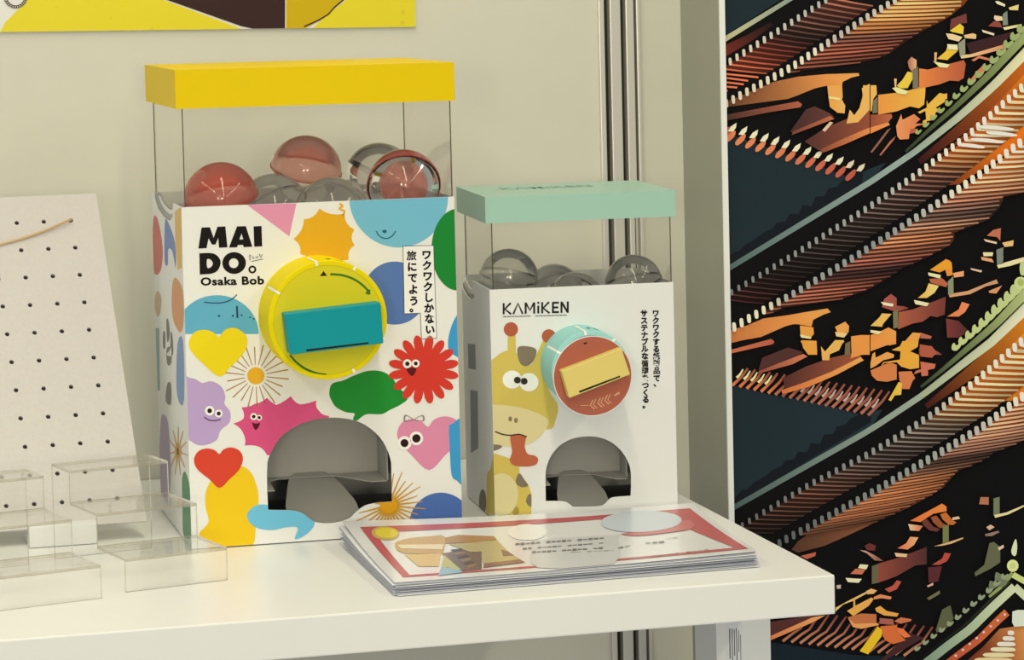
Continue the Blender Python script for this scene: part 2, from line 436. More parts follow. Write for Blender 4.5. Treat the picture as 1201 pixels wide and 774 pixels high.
# first eave
A1 = [(848.2, 77.2), (872, 62), (919, 32), (966.6, 1.2), (976, -5)]
row(A1, 17, rel(A1, 17, 51, 9, 48, 12), [(0, (235, 118, 78)), (.3, (170, 82, 62)), (.5, (84, 58, 52)), (.7, (130, 88, 74)), (1, (205, 125, 98))],
    [(0, (225, 205, 175)), (.4, (205, 195, 170)), (1, (175, 175, 165))], one(3.4, 3.4), one(8, 7), one(2.2, 2.2), 6)
for a, b in (((45, 575), (330, 605)), ((45, 605), (250, 632)), ((45, 640), (215, 660)), ((45, 675), (165, 685)), ((45, 705), (90, 710))):
    raf.poly(stroke(T(1, [a, b]), 2.2), (235, 120, 78), 6)
raf.poly(T(1, [(60, 800), (170, 760), (330, 690), (450, 640), (640, 600), (860, 580), (1115, 572), (1120, 592), (1060, 606), (990, 640), (980, 690), (870, 670), (820, 680), (770, 692), (640, 745), (560, 774), (60, 840)]),
         (105, 62, 44), 5, (248, 160, 78), ((855, 120), (990, 95)))
A2 = [(851.7, 121), (867, 112.4), (929, 78), (1015.8, 20.7), (1048, 1.5), (1057, -4)]
row(A2, 27, until([(930, 84), (984, 78), (1012, 73), (1038, 66), (1060, 50), (1084, 35), (1115, 19), (1132, 3), (1142, -8)], [(0, (-.09,)), (.5, (-.08,)), (.8, (-.03,)), (1, (-.03,))], 1150),
    [(0, (150, 90, 60)), (.4, (160, 92, 70)), (.55, (215, 118, 88)), (.64, (120, 76, 66)), (.72, (250, 160, 90)), (1, (255, 206, 128))],
    [(0, (222, 205, 170)), (.5, (232, 222, 190)), (.62, (190, 178, 160)), (1, (210, 200, 175))], one(3.8, 4.4), one(9, 8), [(0, (2.2,)), (.6, (2.2,)), (.75, (3,)), (1, (3.2,))], 8, skip=9, rag=6)
# corner tips under the first eave
for i in range(13):
    f = i / 12; x, y = lerp(858.5, 1009, f), lerp(150, 196.5, f)
    raf.poly([(x - 5, y + 4), (x - 1, y - 2), (x + 5.5, y - 6 + f * 1), (x + 4.5, y), (x + 1, y + 4.5)], (250, 236, 186) if i < 11 else (225, 205, 170), 9)
    x, y = lerp(856, 997, f), lerp(160.5, 206, f)
    raf.poly(sm([(x - 5.5, y + 5), (x - 4, y), (x + 4, y - 7), (x + 7, y - 6), (x + 5, y), (x - 2, y + 6)], 2), (226, 132, 84), 8, (190, 88, 70), ((900, 170), (1000, 200)))
raf.poly([(846, 150), (862, 148), (860, 160), (847, 158)], (200, 96, 60), 7)
# second eave
B1 = [(850, 348), (855.7, 344), (927, 301), (1018, 243.5), (1077, 203), (1107.5, 180), (1136, 158), (1166, 131), (1195.6, 104.5), (1212, 90)]
raf.poly([(1070, 208), (1107, 184), (1140, 160), (1201, 108), (1212, 100), (1212, 170), (1185, 178), (1150, 200), (1125, 216), (1090, 219)], (90, 36, 26), 5, (232, 120, 30), ((1075, 215), (1150, 150)))
row(B1, 47, rel(B1, 47, 46, 8, 48, 4), [(0, (96, 54, 50)), (.15, (62, 52, 48)), (.35, (92, 80, 72)), (.5, (130, 104, 92)), (.6, (180, 120, 96)), (.68, (255, 190, 120)), (.78, (255, 232, 180)), (1, (255, 215, 140))],
    [(0, (120, 124, 118)), (.5, (170, 168, 156)), (.62, (225, 215, 190)), (.8, (255, 246, 205)), (1, (255, 240, 190))], one(3, 4.8), one(6.5, 9), [(0, (1.7,)), (.5, (2,)), (.65, (3,)), (1, (4,))], 8, skip=0)
for x, y, l in ((1148, 149, 40), (1158, 156, 34), (1140, 164, 36), (1124, 170, 30)):      # over-exposed rafters by the lamp
    raf.poly(sm([(x, y - 2), (x + l * .5, y - 1.5), (x + l, y + 1.5), (x + l * .96, y + 4), (x + l * .5, y + 3), (x + 1, y + 1)], 3), (255, 250, 228), 10)
raf.poly(T(7, [(85, 600), (100, 585), (240, 545), (370, 490), (560, 465), (700, 440), (870, 412), (897, 440), (840, 460), (760, 500), (745, 555), (640, 535), (600, 535), (540, 552), (430, 600), (350, 635), (200, 662), (85, 690)]),
         (206, 122, 66), 6, (246, 160, 78), ((855, 395), (960, 375)))
B2 = [(852, 388), (858, 385), (895, 363.7), (929.5, 345), (1001, 302), (1026, 286), (1067, 260), (1109.5, 232), (1151, 203), (1194, 169), (1212, 156)]
row(B2, 44, until([(900, 356), (945, 357), (987, 351), (1020, 339), (1060, 314), (1085, 303), (1102, 294), (1117, 285), (1119, 272), (1140, 265), (1160, 257), (1173, 242), (1176, 232), (1180, 226), (1220, 223)], [(0, (-.1,)), (.7, (-.09,)), (1, (-.03,))]),
    [(0, (170, 100, 70)), (.25, (196, 112, 86)), (.32, (76, 52, 50)), (.38, (176, 100, 80)), (.5, (245, 160, 104)), (.58, (205, 150, 116)), (.62, (120, 96, 84)), (.7, (226, 150, 112)), (.8, (250, 205, 150)), (1, (255, 244, 200))],
    [(0, (250, 238, 196)), (.12, (240, 226, 184)), (.2, (160, 158, 146)), (.5, (140, 146, 138)), (.65, (190, 186, 168)), (.75, (240, 230, 196)), (1, (255, 248, 205))],
    [(0, (4.2,)), (1, (5.4,))], [(0, (10,)), (.2, (8,)), (.6, (8.5,)), (1, (10,))], [(0, (1.9,)), (.6, (2.3,)), (1, (3.2,))], 11, skip=5, rag=4)
# fan of thin rafters under the second eave
for i in range(20):
    f = i / 19; x0, y0 = lerp(859, 1018, f), lerp(452, 487, f); L = 20 + 8 * f
    if i < 6: c = (226, 128, 78)
    else: c = [(190, 110, 84), (165, 104, 84)][i % 2]
    raf.poly(stroke([(x0, y0), (x0 + L * .6, y0 - L * .58), (x0 + L * .9, y0 - L * 1.0)], 3.6, 2.4), c, 7, (150, 80, 62), ((x0, y0), (x0 + L, y0 - L)))
    if i < 5 or i > 7:
        raf.poly(stroke([(x0 + 5, y0 - 9), (x0 + 9, y0 - 13), (x0 + 12.5, y0 - 19)], 3.2, 1.6), (250, 226, 160) if i < 5 else (200, 170, 150), 9)
# third eave
C1 = [(862, 621), (873.7, 614), (950, 568), (1017.6, 533), (1061.5, 507), (1106, 477), (1143, 448), (1189, 408), (1212, 388)]
raf.poly([(1112, 470), (1140, 450), (1205, 398), (1212, 470), (1180, 470), (1150, 468)], (96, 40, 30), 5, (240, 140, 40), ((1112, 470), (1170, 430)))
row(C1, 44, rel(C1, 44, 46, 4, 60, 6), [(0, (70, 52, 44)), (.2, (150, 98, 76)), (.32, (136, 104, 88)), (.45, (110, 96, 88)), (.58, (165, 146, 124)), (.7, (236, 206, 150)), (.8, (255, 224, 160)), (1, (255, 236, 176))],
    [(0, (110, 106, 100)), (.4, (140, 140, 132)), (.62, (170, 168, 150)), (.76, (250, 228, 190)), (1, (255, 246, 210))], one(3, 5.2), one(6.5, 9.5), [(0, (1.7,)), (.5, (2,)), (.7, (3,)), (1, (4.4,))], 8)
raf.poly(T(13, [(190, 430), (240, 365), (330, 300), (480, 215), (640, 140), (860, 100), (1120, 60), (1201, 50), (1120, 92), (1040, 130), (850, 215), (640, 315), (450, 400), (240, 455)]),
         (92, 60, 44), 5, (180, 108, 66), ((930, 640), (1060, 590)))
C2 = [(914, 637), (920, 633), (1012, 583.7), (1029, 574), (1072, 548.5), (1107, 528), (1151, 501.5), (1196, 467), (1214, 454)]
row(C2, 38, until([(945, 646), (996, 628), (1027, 613), (1068, 593), (1090, 582), (1105, 573), (1115, 561), (1122, 553), (1158, 538), (1164, 531), (1189, 522), (1220, 506)], [(0, (-.17,)), (1, (-.14,))]),
    [(0, (96, 66, 50)), (.2, (186, 112, 72)), (.3, (226, 138, 86)), (.42, (240, 150, 92)), (.5, (150, 104, 76)), (.56, (90, 66, 54)), (.62, (170, 116, 92)), (.72, (235, 172, 130)), (1, (252, 214, 160))],
    [(0, (100, 100, 94)), (.5, (150, 154, 142)), (.75, (190, 184, 166)), (1, (255, 244, 210))], one(4, 5.4), one(8.5, 10), [(0, (2.6,)), (.5, (2.2,)), (1, (2.9,))], 11, skip=3, rag=3)
# thin rafters under the third eave, by the table corner
for i in range(15):
    f = i / 14; x0, y0 = lerp(918, 1060, f), lerp(752, 769, f)
    raf.poly(stroke([(x0, y0), (x0 + 13, y0 - 10), (x0 + 21, y0 - 15), (x0 + 34, y0 - 34)], 3.2, 2.4), (196, 128, 96), 7, (120, 62, 50), ((x0 + 8, y0 - 8), (x0 + 34, y0 - 34)))
# lit rafters at the lower right corner
for x, y, l, c in ((1098, 562, 40, (240, 238, 205)), (1080, 606, 75, (255, 244, 214)), (1060, 650, 115, (255, 240, 200)), (1035, 692, 155, (255, 224, 176)), (1000, 735, 195, (255, 216, 160)), (960, 774, 235, (250, 206, 150))):
    p_ = T(16, [(x - l * .5, y - 16), (x + l * .5, y - 14), (x + l * .55, y + 14), (x - l * .5, y + 14)]); raf.poly(sm(p_, 4), c, 9)
raf.poly(T(16, [(1010, 530), (1201, 500), (1230, 774), (760, 774), (880, 670)]), (120, 52, 34), 6, (226, 150, 80), ((1150, 760), (1200, 740)))
raf.poly(T(16, [(1110, 395), (1150, 382), (1240, 384), (1240, 505), (1125, 515), (1108, 480)]), (222, 232, 200), 9)
for i in range(8):
    raf.poly(circ(1121 + 8.2 * i, 769 - 6.9 * i, 1.7, 1.5, 8), (225, 200, 190), 9)
raf.build('printed_rafters')

# carved brackets and beams lit from below
brk = Print()
OR, OY, RB, DB, CR, GN = (238, 150, 74), (250, 178, 62), (150, 74, 58), (88, 52, 46), (250, 222, 160), (116, 118, 98)
def P(k, pts, c, layer=13, c2=None, smooth=False):
    q = T(k, pts)
    if smooth: q = sm(q, 3)
    ax = None
    if c2: ax = ((min(x for x, y in q), sum(y for x, y in q) / len(q)), (max(x for x, y in q), sum(y for x, y in q) / len(q)))
    brk.poly(q, c, layer, c2, ax)
# first tier
P(3, [(50, 235), (640, 125), (672, 148), (660, 172), (420, 210), (60, 280)], (66, 44, 38), 13, (178, 96, 66))
P(3, [(580, 360), (700, 190), (770, 165), (880, 215), (920, 245), (700, 330), (600, 375)], (70, 44, 42), 12, (104, 62, 52))
P(3, [(600, 362), (890, 240), (925, 262), (690, 352), (590, 390)], (120, 66, 52), 13, (196, 108, 72))
P(3, [(690, 440), (860, 330), (1201, 190), (1201, 340), (1000, 430), (820, 520)], (84, 50, 44), 12, (150, 80, 54))
P(3, [(820, 500), (1000, 415), (1201, 330), (1201, 375), (1010, 460), (830, 530)], (140, 74, 52), 13, (232, 140, 74))
P(4, [(0, 330), (140, 290), (150, 310), (0, 378)], (232, 140, 74), 13, (240, 150, 80))
P(4, [(0, 230), (165, 225), (170, 250), (130, 300), (0, 345)], (150, 80, 54), 12, (190, 104, 66))
P(3, [(830, 350), (890, 285), (915, 292), (850, 365)], (225, 190, 150), 14)
P(3, [(875, 0), (985, 0), (975, 95), (1010, 160), (1005, 220), (950, 215), (890, 170), (880, 100)], (246, 160, 72), 14, (250, 176, 92))
P(3, [(878, 85), (975, 100), (970, 118), (885, 105)], (255, 214, 140), 15)
P(1, [(870, 670), (985, 670), (990, 760), (985, 774), (880, 774)], (246, 164, 84), 14)
P(1, [(1140, 690), (1201, 655), (1201, 774), (1150, 774)], (252, 190, 96), 14)
P(3, [(1150, 0), (1201, 0), (1201, 190), (1110, 290), (1020, 300), (1045, 190), (1080, 235), (1120, 180), (1145, 90)], (250, 178, 92), 14)
P(4, [(0, 0), (45, 0), (50, 70), (20, 110), (10, 200), (0, 205)], (250, 180, 92), 14)
P(4, [(20, 120), (55, 90), (55, 215), (15, 220)], (120, 112, 84), 15)
P(2, [(60, 770), (180, 735), (310, 715), (430, 695), (425, 774), (60, 774)], (250, 170, 66), 14)
P(4, [(60, 75), (190, 60), (300, 40), (430, 0), (420, 150), (380, 180), (310, 165), (200, 205), (60, 230)], (244, 150, 66), 14, (250, 180, 70))
P(2, [(380, 535), (450, 545), (540, 520), (730, 470), (745, 500), (730, 610), (690, 635), (620, 630), (540, 660), (380, 695)], (232, 134, 66), 14, (186, 92, 60))
P(2, [(170, 690), (200, 680), (300, 715), (270, 740), (210, 730)], (255, 226, 150), 16)
P(2, [(205, 670), (250, 625), (290, 560), (340, 570), (335, 610), (290, 690), (230, 690)], (250, 200, 70), 15)
P(2, [(290, 480), (320, 445), (360, 470), (360, 520), (330, 570), (300, 530)], (170, 96, 80), 15, (232, 180, 130))
P(2, [(330, 545), (372, 520), (375, 690), (330, 690)], (124, 116, 92), 16)
P(2, [(185, 615), (205, 615), (200, 690), (190, 690)], (240, 190, 130), 16)
P(2, [(490, 480), (620, 505), (600, 530), (540, 525)], (255, 226, 160), 16)
P(2, [(520, 460), (590, 400), (605, 350), (680, 360), (680, 400), (600, 470)], (248, 190, 62), 15)
P(2, [(600, 345), (680, 350), (685, 390), (605, 385)], (255, 240, 176), 16)
P(2, [(620, 240), (700, 185), (730, 210), (725, 268), (640, 250)], (252, 200, 60), 15)
P(2, [(590, 262), (640, 265), (720, 290), (690, 325), (610, 305)], (250, 205, 150), 15)
P(2, [(730, 275), (800, 260), (828, 270), (825, 305), (740, 298)], (246, 190, 130), 15)
P(2, [(685, 340), (740, 300), (742, 420), (700, 440)], (150, 150, 120), 16)
P(2, [(700, 430), (780, 425), (900, 390), (1060, 342), (1068, 375), (900, 420), (800, 445), (710, 458)], (250, 206, 140), 15, (214, 140, 96))
P(2, [(750, 340), (1100, 250), (1060, 340), (780, 420)], (62, 36, 38), 13)
P(2, [(630, 150), (750, 105), (755, 180), (700, 185), (620, 230)], (120, 62, 56), 13)
P(2, [(500, 410), (520, 410), (515, 480), (500, 480)], (230, 180, 130), 15)
P(2, [(975, 10), (1000, 8), (1055, 35), (1050, 52), (990, 30)], (255, 225, 180), 15)
P(2, [(1080, 60), (1160, 35), (1155, 80), (1090, 78)], (250, 206, 130), 15)
P(2, [(970, 120), (1030, 130), (1035, 160), (985, 165), (965, 145)], (250, 206, 160), 15)
P(2, [(965, 165), (1015, 175), (1030, 215), (920, 205)], (150, 72, 60), 14)
P(2, [(1035, 110), (1070, 85), (1075, 195), (1035, 200)], (130, 136, 116), 15)
P(2, [(1035, 215), (1180, 188), (1185, 205), (1050, 235)], (250, 216, 150), 15)
P(2, [(870, 232), (970, 262), (965, 278), (880, 252)], (250, 214, 170), 15)
P(2, [(830, 560), (880, 510), (910, 540), (870, 580), (800, 630), (770, 640)], (220, 130, 80), 15)
P(2, [(790, 470), (850, 435), (940, 460), (930, 475), (850, 455), (810, 480)], (214, 130, 90), 15)
P(2, [(540, 740), (600, 730), (600, 774), (520, 774)], (240, 156, 76), 15)
P(4, [(370, 210), (440, 175), (440, 115), (450, 150), (540, 60), (600, 75), (580, 130), (510, 175), (560, 205), (510, 210), (500, 270), (440, 280), (440, 310), (405, 310), (410, 280), (435, 265), (430, 200), (385, 222)], (250, 182, 72), 15)
P(4, [(200, 320), (240, 225), (250, 270), (340, 225), (390, 265), (350, 300), (440, 300), (360, 320), (340, 340), (310, 345), (300, 420), (230, 425), (210, 400)], (236, 150, 90), 15, (214, 120, 76))
P(4, [(300, 340), (370, 340), (360, 370), (300, 380)], (190, 96, 66), 14)
P(4, [(0, 520), (130, 350), (160, 335), (60, 470), (10, 530)], (150, 96, 76), 13)
P(4, [(70, 545), (150, 440), (200, 395), (180, 430), (80, 550)], (190, 110, 80), 13)
# second tier
P(7, [(100, 740), (430, 650), (455, 670), (440, 690), (110, 765)], (206, 112, 76), 13, (190, 96, 70))
P(9, [(100, 70), (430, 0), (455, 10), (440, 25), (110, 95)], (206, 112, 76), 13, (190, 96, 70))
P(9, [(360, 130), (560, 50), (680, 85), (640, 120), (330, 230)], (84, 50, 46), 12)
P(9, [(330, 235), (680, 100), (715, 120), (600, 180), (330, 255)], (150, 78, 60), 13, (214, 124, 80))
P(9, [(520, 290), (700, 200), (900, 130), (1080, 90), (1140, 125), (900, 240), (540, 390)], (86, 48, 44), 12, (166, 88, 56))
P(9, [(510, 385), (700, 320), (900, 240), (1130, 125), (1155, 150), (950, 260), (720, 360), (520, 415)], (214, 116, 64), 13, (246, 166, 82))
P(7, [(655, 545), (760, 560), (765, 610), (740, 640), (660, 620)], (246, 160, 72), 14)
P(7, [(655, 615), (745, 635), (740, 650), (665, 640)], (255, 222, 150), 15)
P(7, [(665, 660), (785, 665), (790, 774), (720, 774), (680, 720)], (244, 160, 66), 14)
P(9, [(660, 0), (785, 0), (790, 90), (740, 95), (690, 50)], (244, 160, 66), 14)
P(7, [(930, 555), (1010, 515), (1040, 550), (1035, 600), (950, 605)], (246, 160, 80), 14)
P(7, [(930, 595), (1030, 605), (1000, 640), (940, 630)], (252, 200, 130), 15)
P(7, [(930, 660), (1000, 660), (960, 740), (880, 774), (830, 774)], (250, 190, 90), 14)
P(9, [(930, 0), (1005, 0), (960, 50), (890, 100), (885, 150), (830, 150), (820, 40), (850, 80), (900, 50)], (246, 176, 90), 14)
P(9, [(1010, 20), (1050, 0), (1050, 110), (1005, 115)], (120, 104, 74), 15)
P(9, [(1060, 0), (1201, 0), (1201, 90), (1050, 135), (1060, 100)], (240, 150, 70), 14)
P(7, [(1055, 630), (1130, 620), (1201, 620), (1201, 774), (1060, 774)], (240, 150, 70), 14)
P(8, [(0, 620), (60, 600), (140, 560), (200, 590), (200, 690), (150, 700), (110, 690), (0, 745)], (238, 144, 66), 14, (244, 156, 76))
P(8, [(0, 548), (70, 480), (90, 450), (165, 455), (100, 530), (90, 555)], (250, 186, 90), 15)
P(8, [(0, 580), (90, 592), (60, 615), (0, 600)], (255, 222, 160), 16)
P(8, [(105, 340), (160, 297), (205, 330), (205, 390), (260, 395), (300, 410), (200, 440), (90, 400)], (176, 92, 76), 14, (140, 70, 60))
P(8, [(80, 360), (180, 375), (175, 398), (100, 385)], (255, 226, 180), 16)
P(8, [(175, 440), (215, 420), (215, 560), (180, 570)], (122, 120, 84), 16)
P(8, [(220, 440), (330, 420), (460, 370), (590, 320), (580, 460), (520, 480), (470, 470), (410, 515), (330, 530), (215, 575)], (176, 94, 66), 14, (120, 60, 50))
P(8, [(340, 345), (460, 370), (440, 395), (350, 378)], (255, 222, 170), 16)
P(8, [(370, 330), (430, 280), (455, 215), (535, 235), (500, 290), (440, 330)], (250, 176, 76), 15, (255, 214, 130))
P(8, [(450, 130), (550, 150), (545, 178), (455, 155)], (255, 226, 170), 16)
P(8, [(465, 110), (590, 25), (625, 40), (645, 150), (600, 160), (585, 110), (540, 130)], (250, 160, 50), 15, (246, 140, 60))
P(8, [(460, 180), (560, 175), (610, 220), (590, 245), (470, 210)], (190, 100, 66), 14)
P(8, [(645, 135), (730, 118), (730, 160), (655, 170)], (240, 164, 110), 15)
P(8, [(605, 200), (648, 160), (650, 295), (608, 305)], (140, 144, 110), 16)
P(8, [(610, 300), (760, 275), (920, 210), (985, 185), (1000, 215), (900, 240), (780, 300), (620, 325)], (226, 160, 110), 15, (200, 150, 110))
P(8, [(780, 95), (875, 115), (865, 130), (790, 110)], (226, 190, 160), 15)
P(8, [(925, 275), (1030, 232), (985, 295), (930, 290)], (220, 150, 100), 15)
P(8, [(600, 475), (690, 420), (715, 360), (775, 380), (740, 440), (690, 475)], (232, 126, 70), 15, (236, 140, 90))
P(8, [(590, 490), (690, 510), (770, 590), (690, 640), (600, 640)], (130, 60, 54), 13, (80, 44, 44))
P(8, [(240, 700), (330, 600), (395, 605), (370, 680), (310, 710)], (246, 160, 76), 15)
P(8, [(390, 600), (480, 630), (470, 650), (390, 645)], (190, 104, 76), 15)
P(8, [(380, 720), (520, 745), (560, 774), (380, 774)], (150, 78, 62), 14)
P(6, [(480, 770), (600, 700), (635, 720), (640, 774)], (250, 160, 46), 15)
P(6, [(910, 510), (960, 465), (1020, 450), (1015, 550), (990, 520)], (196, 110, 80), 15)
P(6, [(885, 535), (990, 560), (985, 575), (900, 555)], (240, 200, 160), 15)
P(6, [(1030, 565), (1120, 545), (1115, 590), (1050, 598)], (246, 190, 120), 15)
P(6, [(985, 620), (1040, 600), (1035, 720), (990, 740)], (126, 132, 116), 15)
P(6, [(990, 740), (1201, 685), (1201, 705), (1060, 750), (1000, 765)], (250, 220, 160), 16)
P(8, [(990, 0), (1040, 0), (1038, 40), (990, 80)], (126, 132, 116), 15)
P(8, [(1000, 72), (1060, 50), (1201, 10), (1201, 45), (1090, 80), (1005, 95)], (250, 220, 160), 16)
P(6, [(880, 640), (960, 640), (955, 670), (885, 670)], (250, 220, 160), 15)
P(6, [(865, 675), (950, 690), (965, 720), (870, 700)], (232, 160, 110), 15)
P(10, [(0, 0), (200, 0), (195, 20), (120, 35), (0, 80)], (240, 150, 72), 14)
P(10, [(15, 100), (35, 85), (40, 130), (130, 85), (185, 105), (180, 130), (100, 150), (40, 195), (0, 215), (0, 170)], (240, 160, 80), 15)
P(10, [(0, 230), (150, 165), (205, 185), (205, 300), (130, 318), (50, 310), (10, 270)], (216, 128, 70), 14)
P(10, [(165, 70), (230, 40), (250, 0), (375, 0), (370, 45), (310, 80), (380, 110), (380, 210), (310, 220), (240, 200), (205, 165), (110, 170), (80, 200), (100, 165), (230, 145), (235, 80)], (248, 168, 60), 16)
P(10, [(220, 240), (320, 235), (350, 290), (330, 310), (305, 375), (250, 375), (225, 300)], (214, 124, 74), 15)
P(10, [(220, 320), (248, 330), (240, 420), (190, 425), (160, 470), (140, 460), (180, 390)], (250, 190, 70), 17)
P(10, [(390, 160), (510, 180), (500, 215), (450, 225), (450, 270), (400, 275), (395, 240), (340, 260), (350, 235), (395, 220)], (206, 112, 84), 15)
P(10, [(385, 25), (480, 40), (520, 90), (480, 130), (390, 120)], (180, 92, 66), 14)
# third tier
P(14, [(310, 205), (560, 70), (595, 95), (595, 130), (490, 150), (390, 215)], (236, 118, 58), 15, (246, 136, 66))
P(14, [(295, 230), (410, 245), (380, 285), (310, 280)], (255, 200, 150), 16, (220, 110, 70))
for dx in (0, 75, 150):
    P(14, [(395 + dx, 200 - dx * .3), (440 + dx, 190 - dx * .35), (490 + dx, 250 - dx * .35), (545 + dx * .85, 270 - dx * .35), (520 + dx * .85, 290 - dx * .35), (460 + dx, 280 - dx * .3), (415 + dx, 240 - dx * .3)], (110 + dx * .6, 58 + dx * .35, 50), 14)
P(14, [(640, 180), (690, 170), (700, 190), (640, 200)], (230, 190, 150), 16)
P(14, [(210, 420), (280, 380), (310, 330), (375, 335), (340, 395), (290, 430)], (226, 112, 74), 15, (255, 180, 120))
P(14, [(188, 455), (290, 465), (280, 490), (200, 485)], (250, 190, 140), 16)
P(14, [(565, 250), (612, 235), (612, 370), (565, 380)], (122, 124, 72), 15)
P(14, [(495, 405), (600, 375), (725, 335), (725, 345), (630, 385), (560, 400)], (226, 180, 120), 15)
P(14, [(60, 540), (200, 500), (440, 410), (440, 545), (350, 555), (200, 640), (60, 690)], (150, 74, 58), 13, (86, 48, 46))
P(14, [(10, 560), (65, 540), (60, 690), (10, 700)], (110, 98, 70), 14)
P(14, [(480, 550), (560, 500), (580, 455), (630, 462), (600, 520), (540, 550)], (186, 78, 62), 15)
P(14, [(450, 570), (560, 560), (530, 680), (455, 690)], (92, 46, 46), 13)
P(14, [(440, 715), (490, 688), (492, 708), (450, 725)], (220, 170, 140), 15)
P(14, [(860, 20), (925, 20), (925, 80), (850, 75)], (180, 116, 80), 14)
P(14, [(962, 30), (1010, 18), (1010, 150), (962, 165)], (118, 124, 92), 15)
P(14, [(968, 160), (1060, 140), (1201, 82), (1201, 95), (1080, 155), (975, 182)], (246, 214, 150), 15)
P(14, [(905, 255), (940, 235), (972, 255), (930, 280)], (220, 180, 140), 15)
P(14, [(895, 310), (1000, 283), (1008, 295), (950, 325), (900, 325)], (150, 120, 100), 15)
P(14, [(815, 610), (890, 550), (930, 380), (965, 370), (1015, 410), (1015, 530), (940, 580), (820, 640)], (104, 104, 74), 14)
P(14, [(995, 415), (1040, 392), (1045, 415), (1005, 438)], (220, 190, 160), 15)
P(16, [(440, 290), (540, 230), (545, 255), (460, 305)], (116, 112, 78), 14)
P(16, [(510, 540), (560, 380), (625, 345), (650, 450), (600, 520), (520, 560)], (96, 98, 68), 14)
P(13, [(260, 480), (380, 450), (375, 480), (310, 505)], (200, 100, 76), 15)
P(13, [(725, 435), (770, 440), (850, 480), (910, 520), (840, 515), (780, 460)], (232, 190, 160), 15, (130, 66, 56))
P(13, [(760, 400), (800, 380), (850, 400), (840, 440), (780, 435)], (110, 52, 48), 14)
P(13, [(710, 575), (725, 545), (790, 550), (775, 585)], (255, 226, 176), 16)
P(13, [(650, 620), (690, 580), (770, 585), (740, 625)], (206, 116, 80), 15)
P(13, [(612, 652), (740, 660), (715, 690), (630, 685)], (255, 230, 180), 16)
P(13, [(540, 710), (575, 705), (575, 735), (545, 738)], (200, 180, 160), 15)
P(15, [(90, 475), (330, 440), (480, 425), (420, 470), (95, 590)], (92, 50, 46), 13)
P(15, [(95, 585), (420, 440), (520, 425), (420, 480), (95, 618)], (240, 134, 80), 14, (246, 164, 96))
P(15, [(600, 365), (720, 300), (850, 235), (870, 240), (740, 310), (660, 340), (600, 395)], (250, 190, 110), 14)
P(15, [(690, 390), (740, 360), (740, 290), (752, 290), (755, 350), (880, 285), (900, 295), (860, 350), (740, 430)], (244, 170, 80), 15)
P(15, [(840, 235), (880, 215), (925, 230), (900, 255), (850, 260)], (250, 180, 110), 15)
P(15, [(900, 280), (950, 260), (1040, 280), (1030, 300), (960, 290), (900, 300)], (232, 140, 90), 15)
P(15, [(695, 440), (800, 410), (920, 415), (920, 490), (820, 520), (740, 510)], (196, 114, 66), 14)
P(15, [(700, 450), (750, 490), (930, 485), (940, 500), (800, 530), (735, 515)], (240, 160, 90), 15)
P(15, [(910, 370), (950, 350), (1000, 390), (1095, 410), (1080, 435), (980, 425), (920, 395)], (246, 166, 76), 15)
P(15, [(945, 445), (1050, 455), (1060, 500), (945, 490)], (170, 96, 80), 14)
P(15, [(1060, 470), (1110, 440), (1195, 455), (1190, 470), (1110, 490)], (206, 116, 76), 15)
P(15, [(950, 510), (1080, 500), (1090, 560), (1150, 620), (1050, 650), (990, 620), (960, 570)], (216, 110, 56), 14)
P(15, [(1080, 520), (1130, 530), (1190, 590), (1140, 600), (1090, 560)], (236, 120, 70), 15)
P(15, [(790, 705), (930, 510), (965, 540), (960, 590), (855, 730)], (252, 190, 40), 17)
P(15, [(985, 220), (1050, 190), (1080, 150), (1115, 160), (1080, 220), (1020, 245)], (190, 86, 68), 15)
P(16, [(300, 560), (420, 600), (120, 774), (80, 774)], (70, 40, 40), 12)
brk.build('printed_brackets')

# pale green roof ornaments
orn = Print()
def bumps(pl, n, r0, r1, c, dx, dy):
    for f, (x, y) in resample(pl, n):
        r = lerp(r0, r1, f)
        q = [(x + dx - r * .8, y + dy + r * .2), (x + dx - r * .7, y + dy - r * 1.1), (x + dx - r * .1, y + dy - r * 1.5), (x + dx + r * .3, y + dy - r * .8), (x + dx + r * 1.3, y + dy - r * 1.4), (x + dx + r * 1.6, y + dy - r * .8), (x + dx + r * .4, y + dy + r * .5)]
        orn.poly(sm(q, 2), c, 15)
g = Print.poly
for pl, w0, w1, c0, c1 in (([(1062, 178), (1090, 152), (1122, 124), (1160, 88), (1201, 44), (1215, 28)], 3, 11, (52, 62, 40), (166, 176, 108)),
                           ([(1080, 454), (1110, 430), (1140, 404), (1166, 382), (1201, 346), (1215, 332)], 3, 12, (60, 70, 46), (196, 204, 130))):
    pts = [q for _, q in resample(pl, 12)]
    orn.poly(stroke(pts, w0, w1), c0, 13, c1, (pts[0], pts[-1]))
bumps([(1080, 160), (1130, 113), (1165, 80), (1201, 40)], 15, 3, 5.2, (160, 172, 106), -4, -4)
bumps([(1122, 412), (1150, 388), (1192, 346)], 10, 4.6, 6.4, (196, 204, 132), -2, -3)
orn.poly(circ(1197, 332, 7.5, 7.5, 18), (206, 212, 140), 15); orn.poly(circ(1197, 331, 4, 4, 12), (176, 186, 104), 16)
orn.poly(sm([(1196, 312), (1199, 306), (1203, 312), (1202, 322), (1197, 322)], 3), (196, 204, 140), 15)
bumps([(1078, 768), (1120, 736), (1160, 702), (1180, 684)], 12, 3, 3.6, (150, 158, 120), -3, -6)
pts = [(1160, 700), (1172, 690), (1188, 672)]
orn.poly(stroke(pts, 3, 5), (150, 160, 96), 14)
orn.poly(stroke([(1188, 674), (1206, 684)], 7), (206, 214, 130), 14)
orn.poly(circ(1187.8, 663.5, 6.8, 7.2, 18), (226, 230, 150), 16); orn.poly(circ(1187.8, 663.5, 3.6, 3.8, 12), (206, 212, 130), 17)
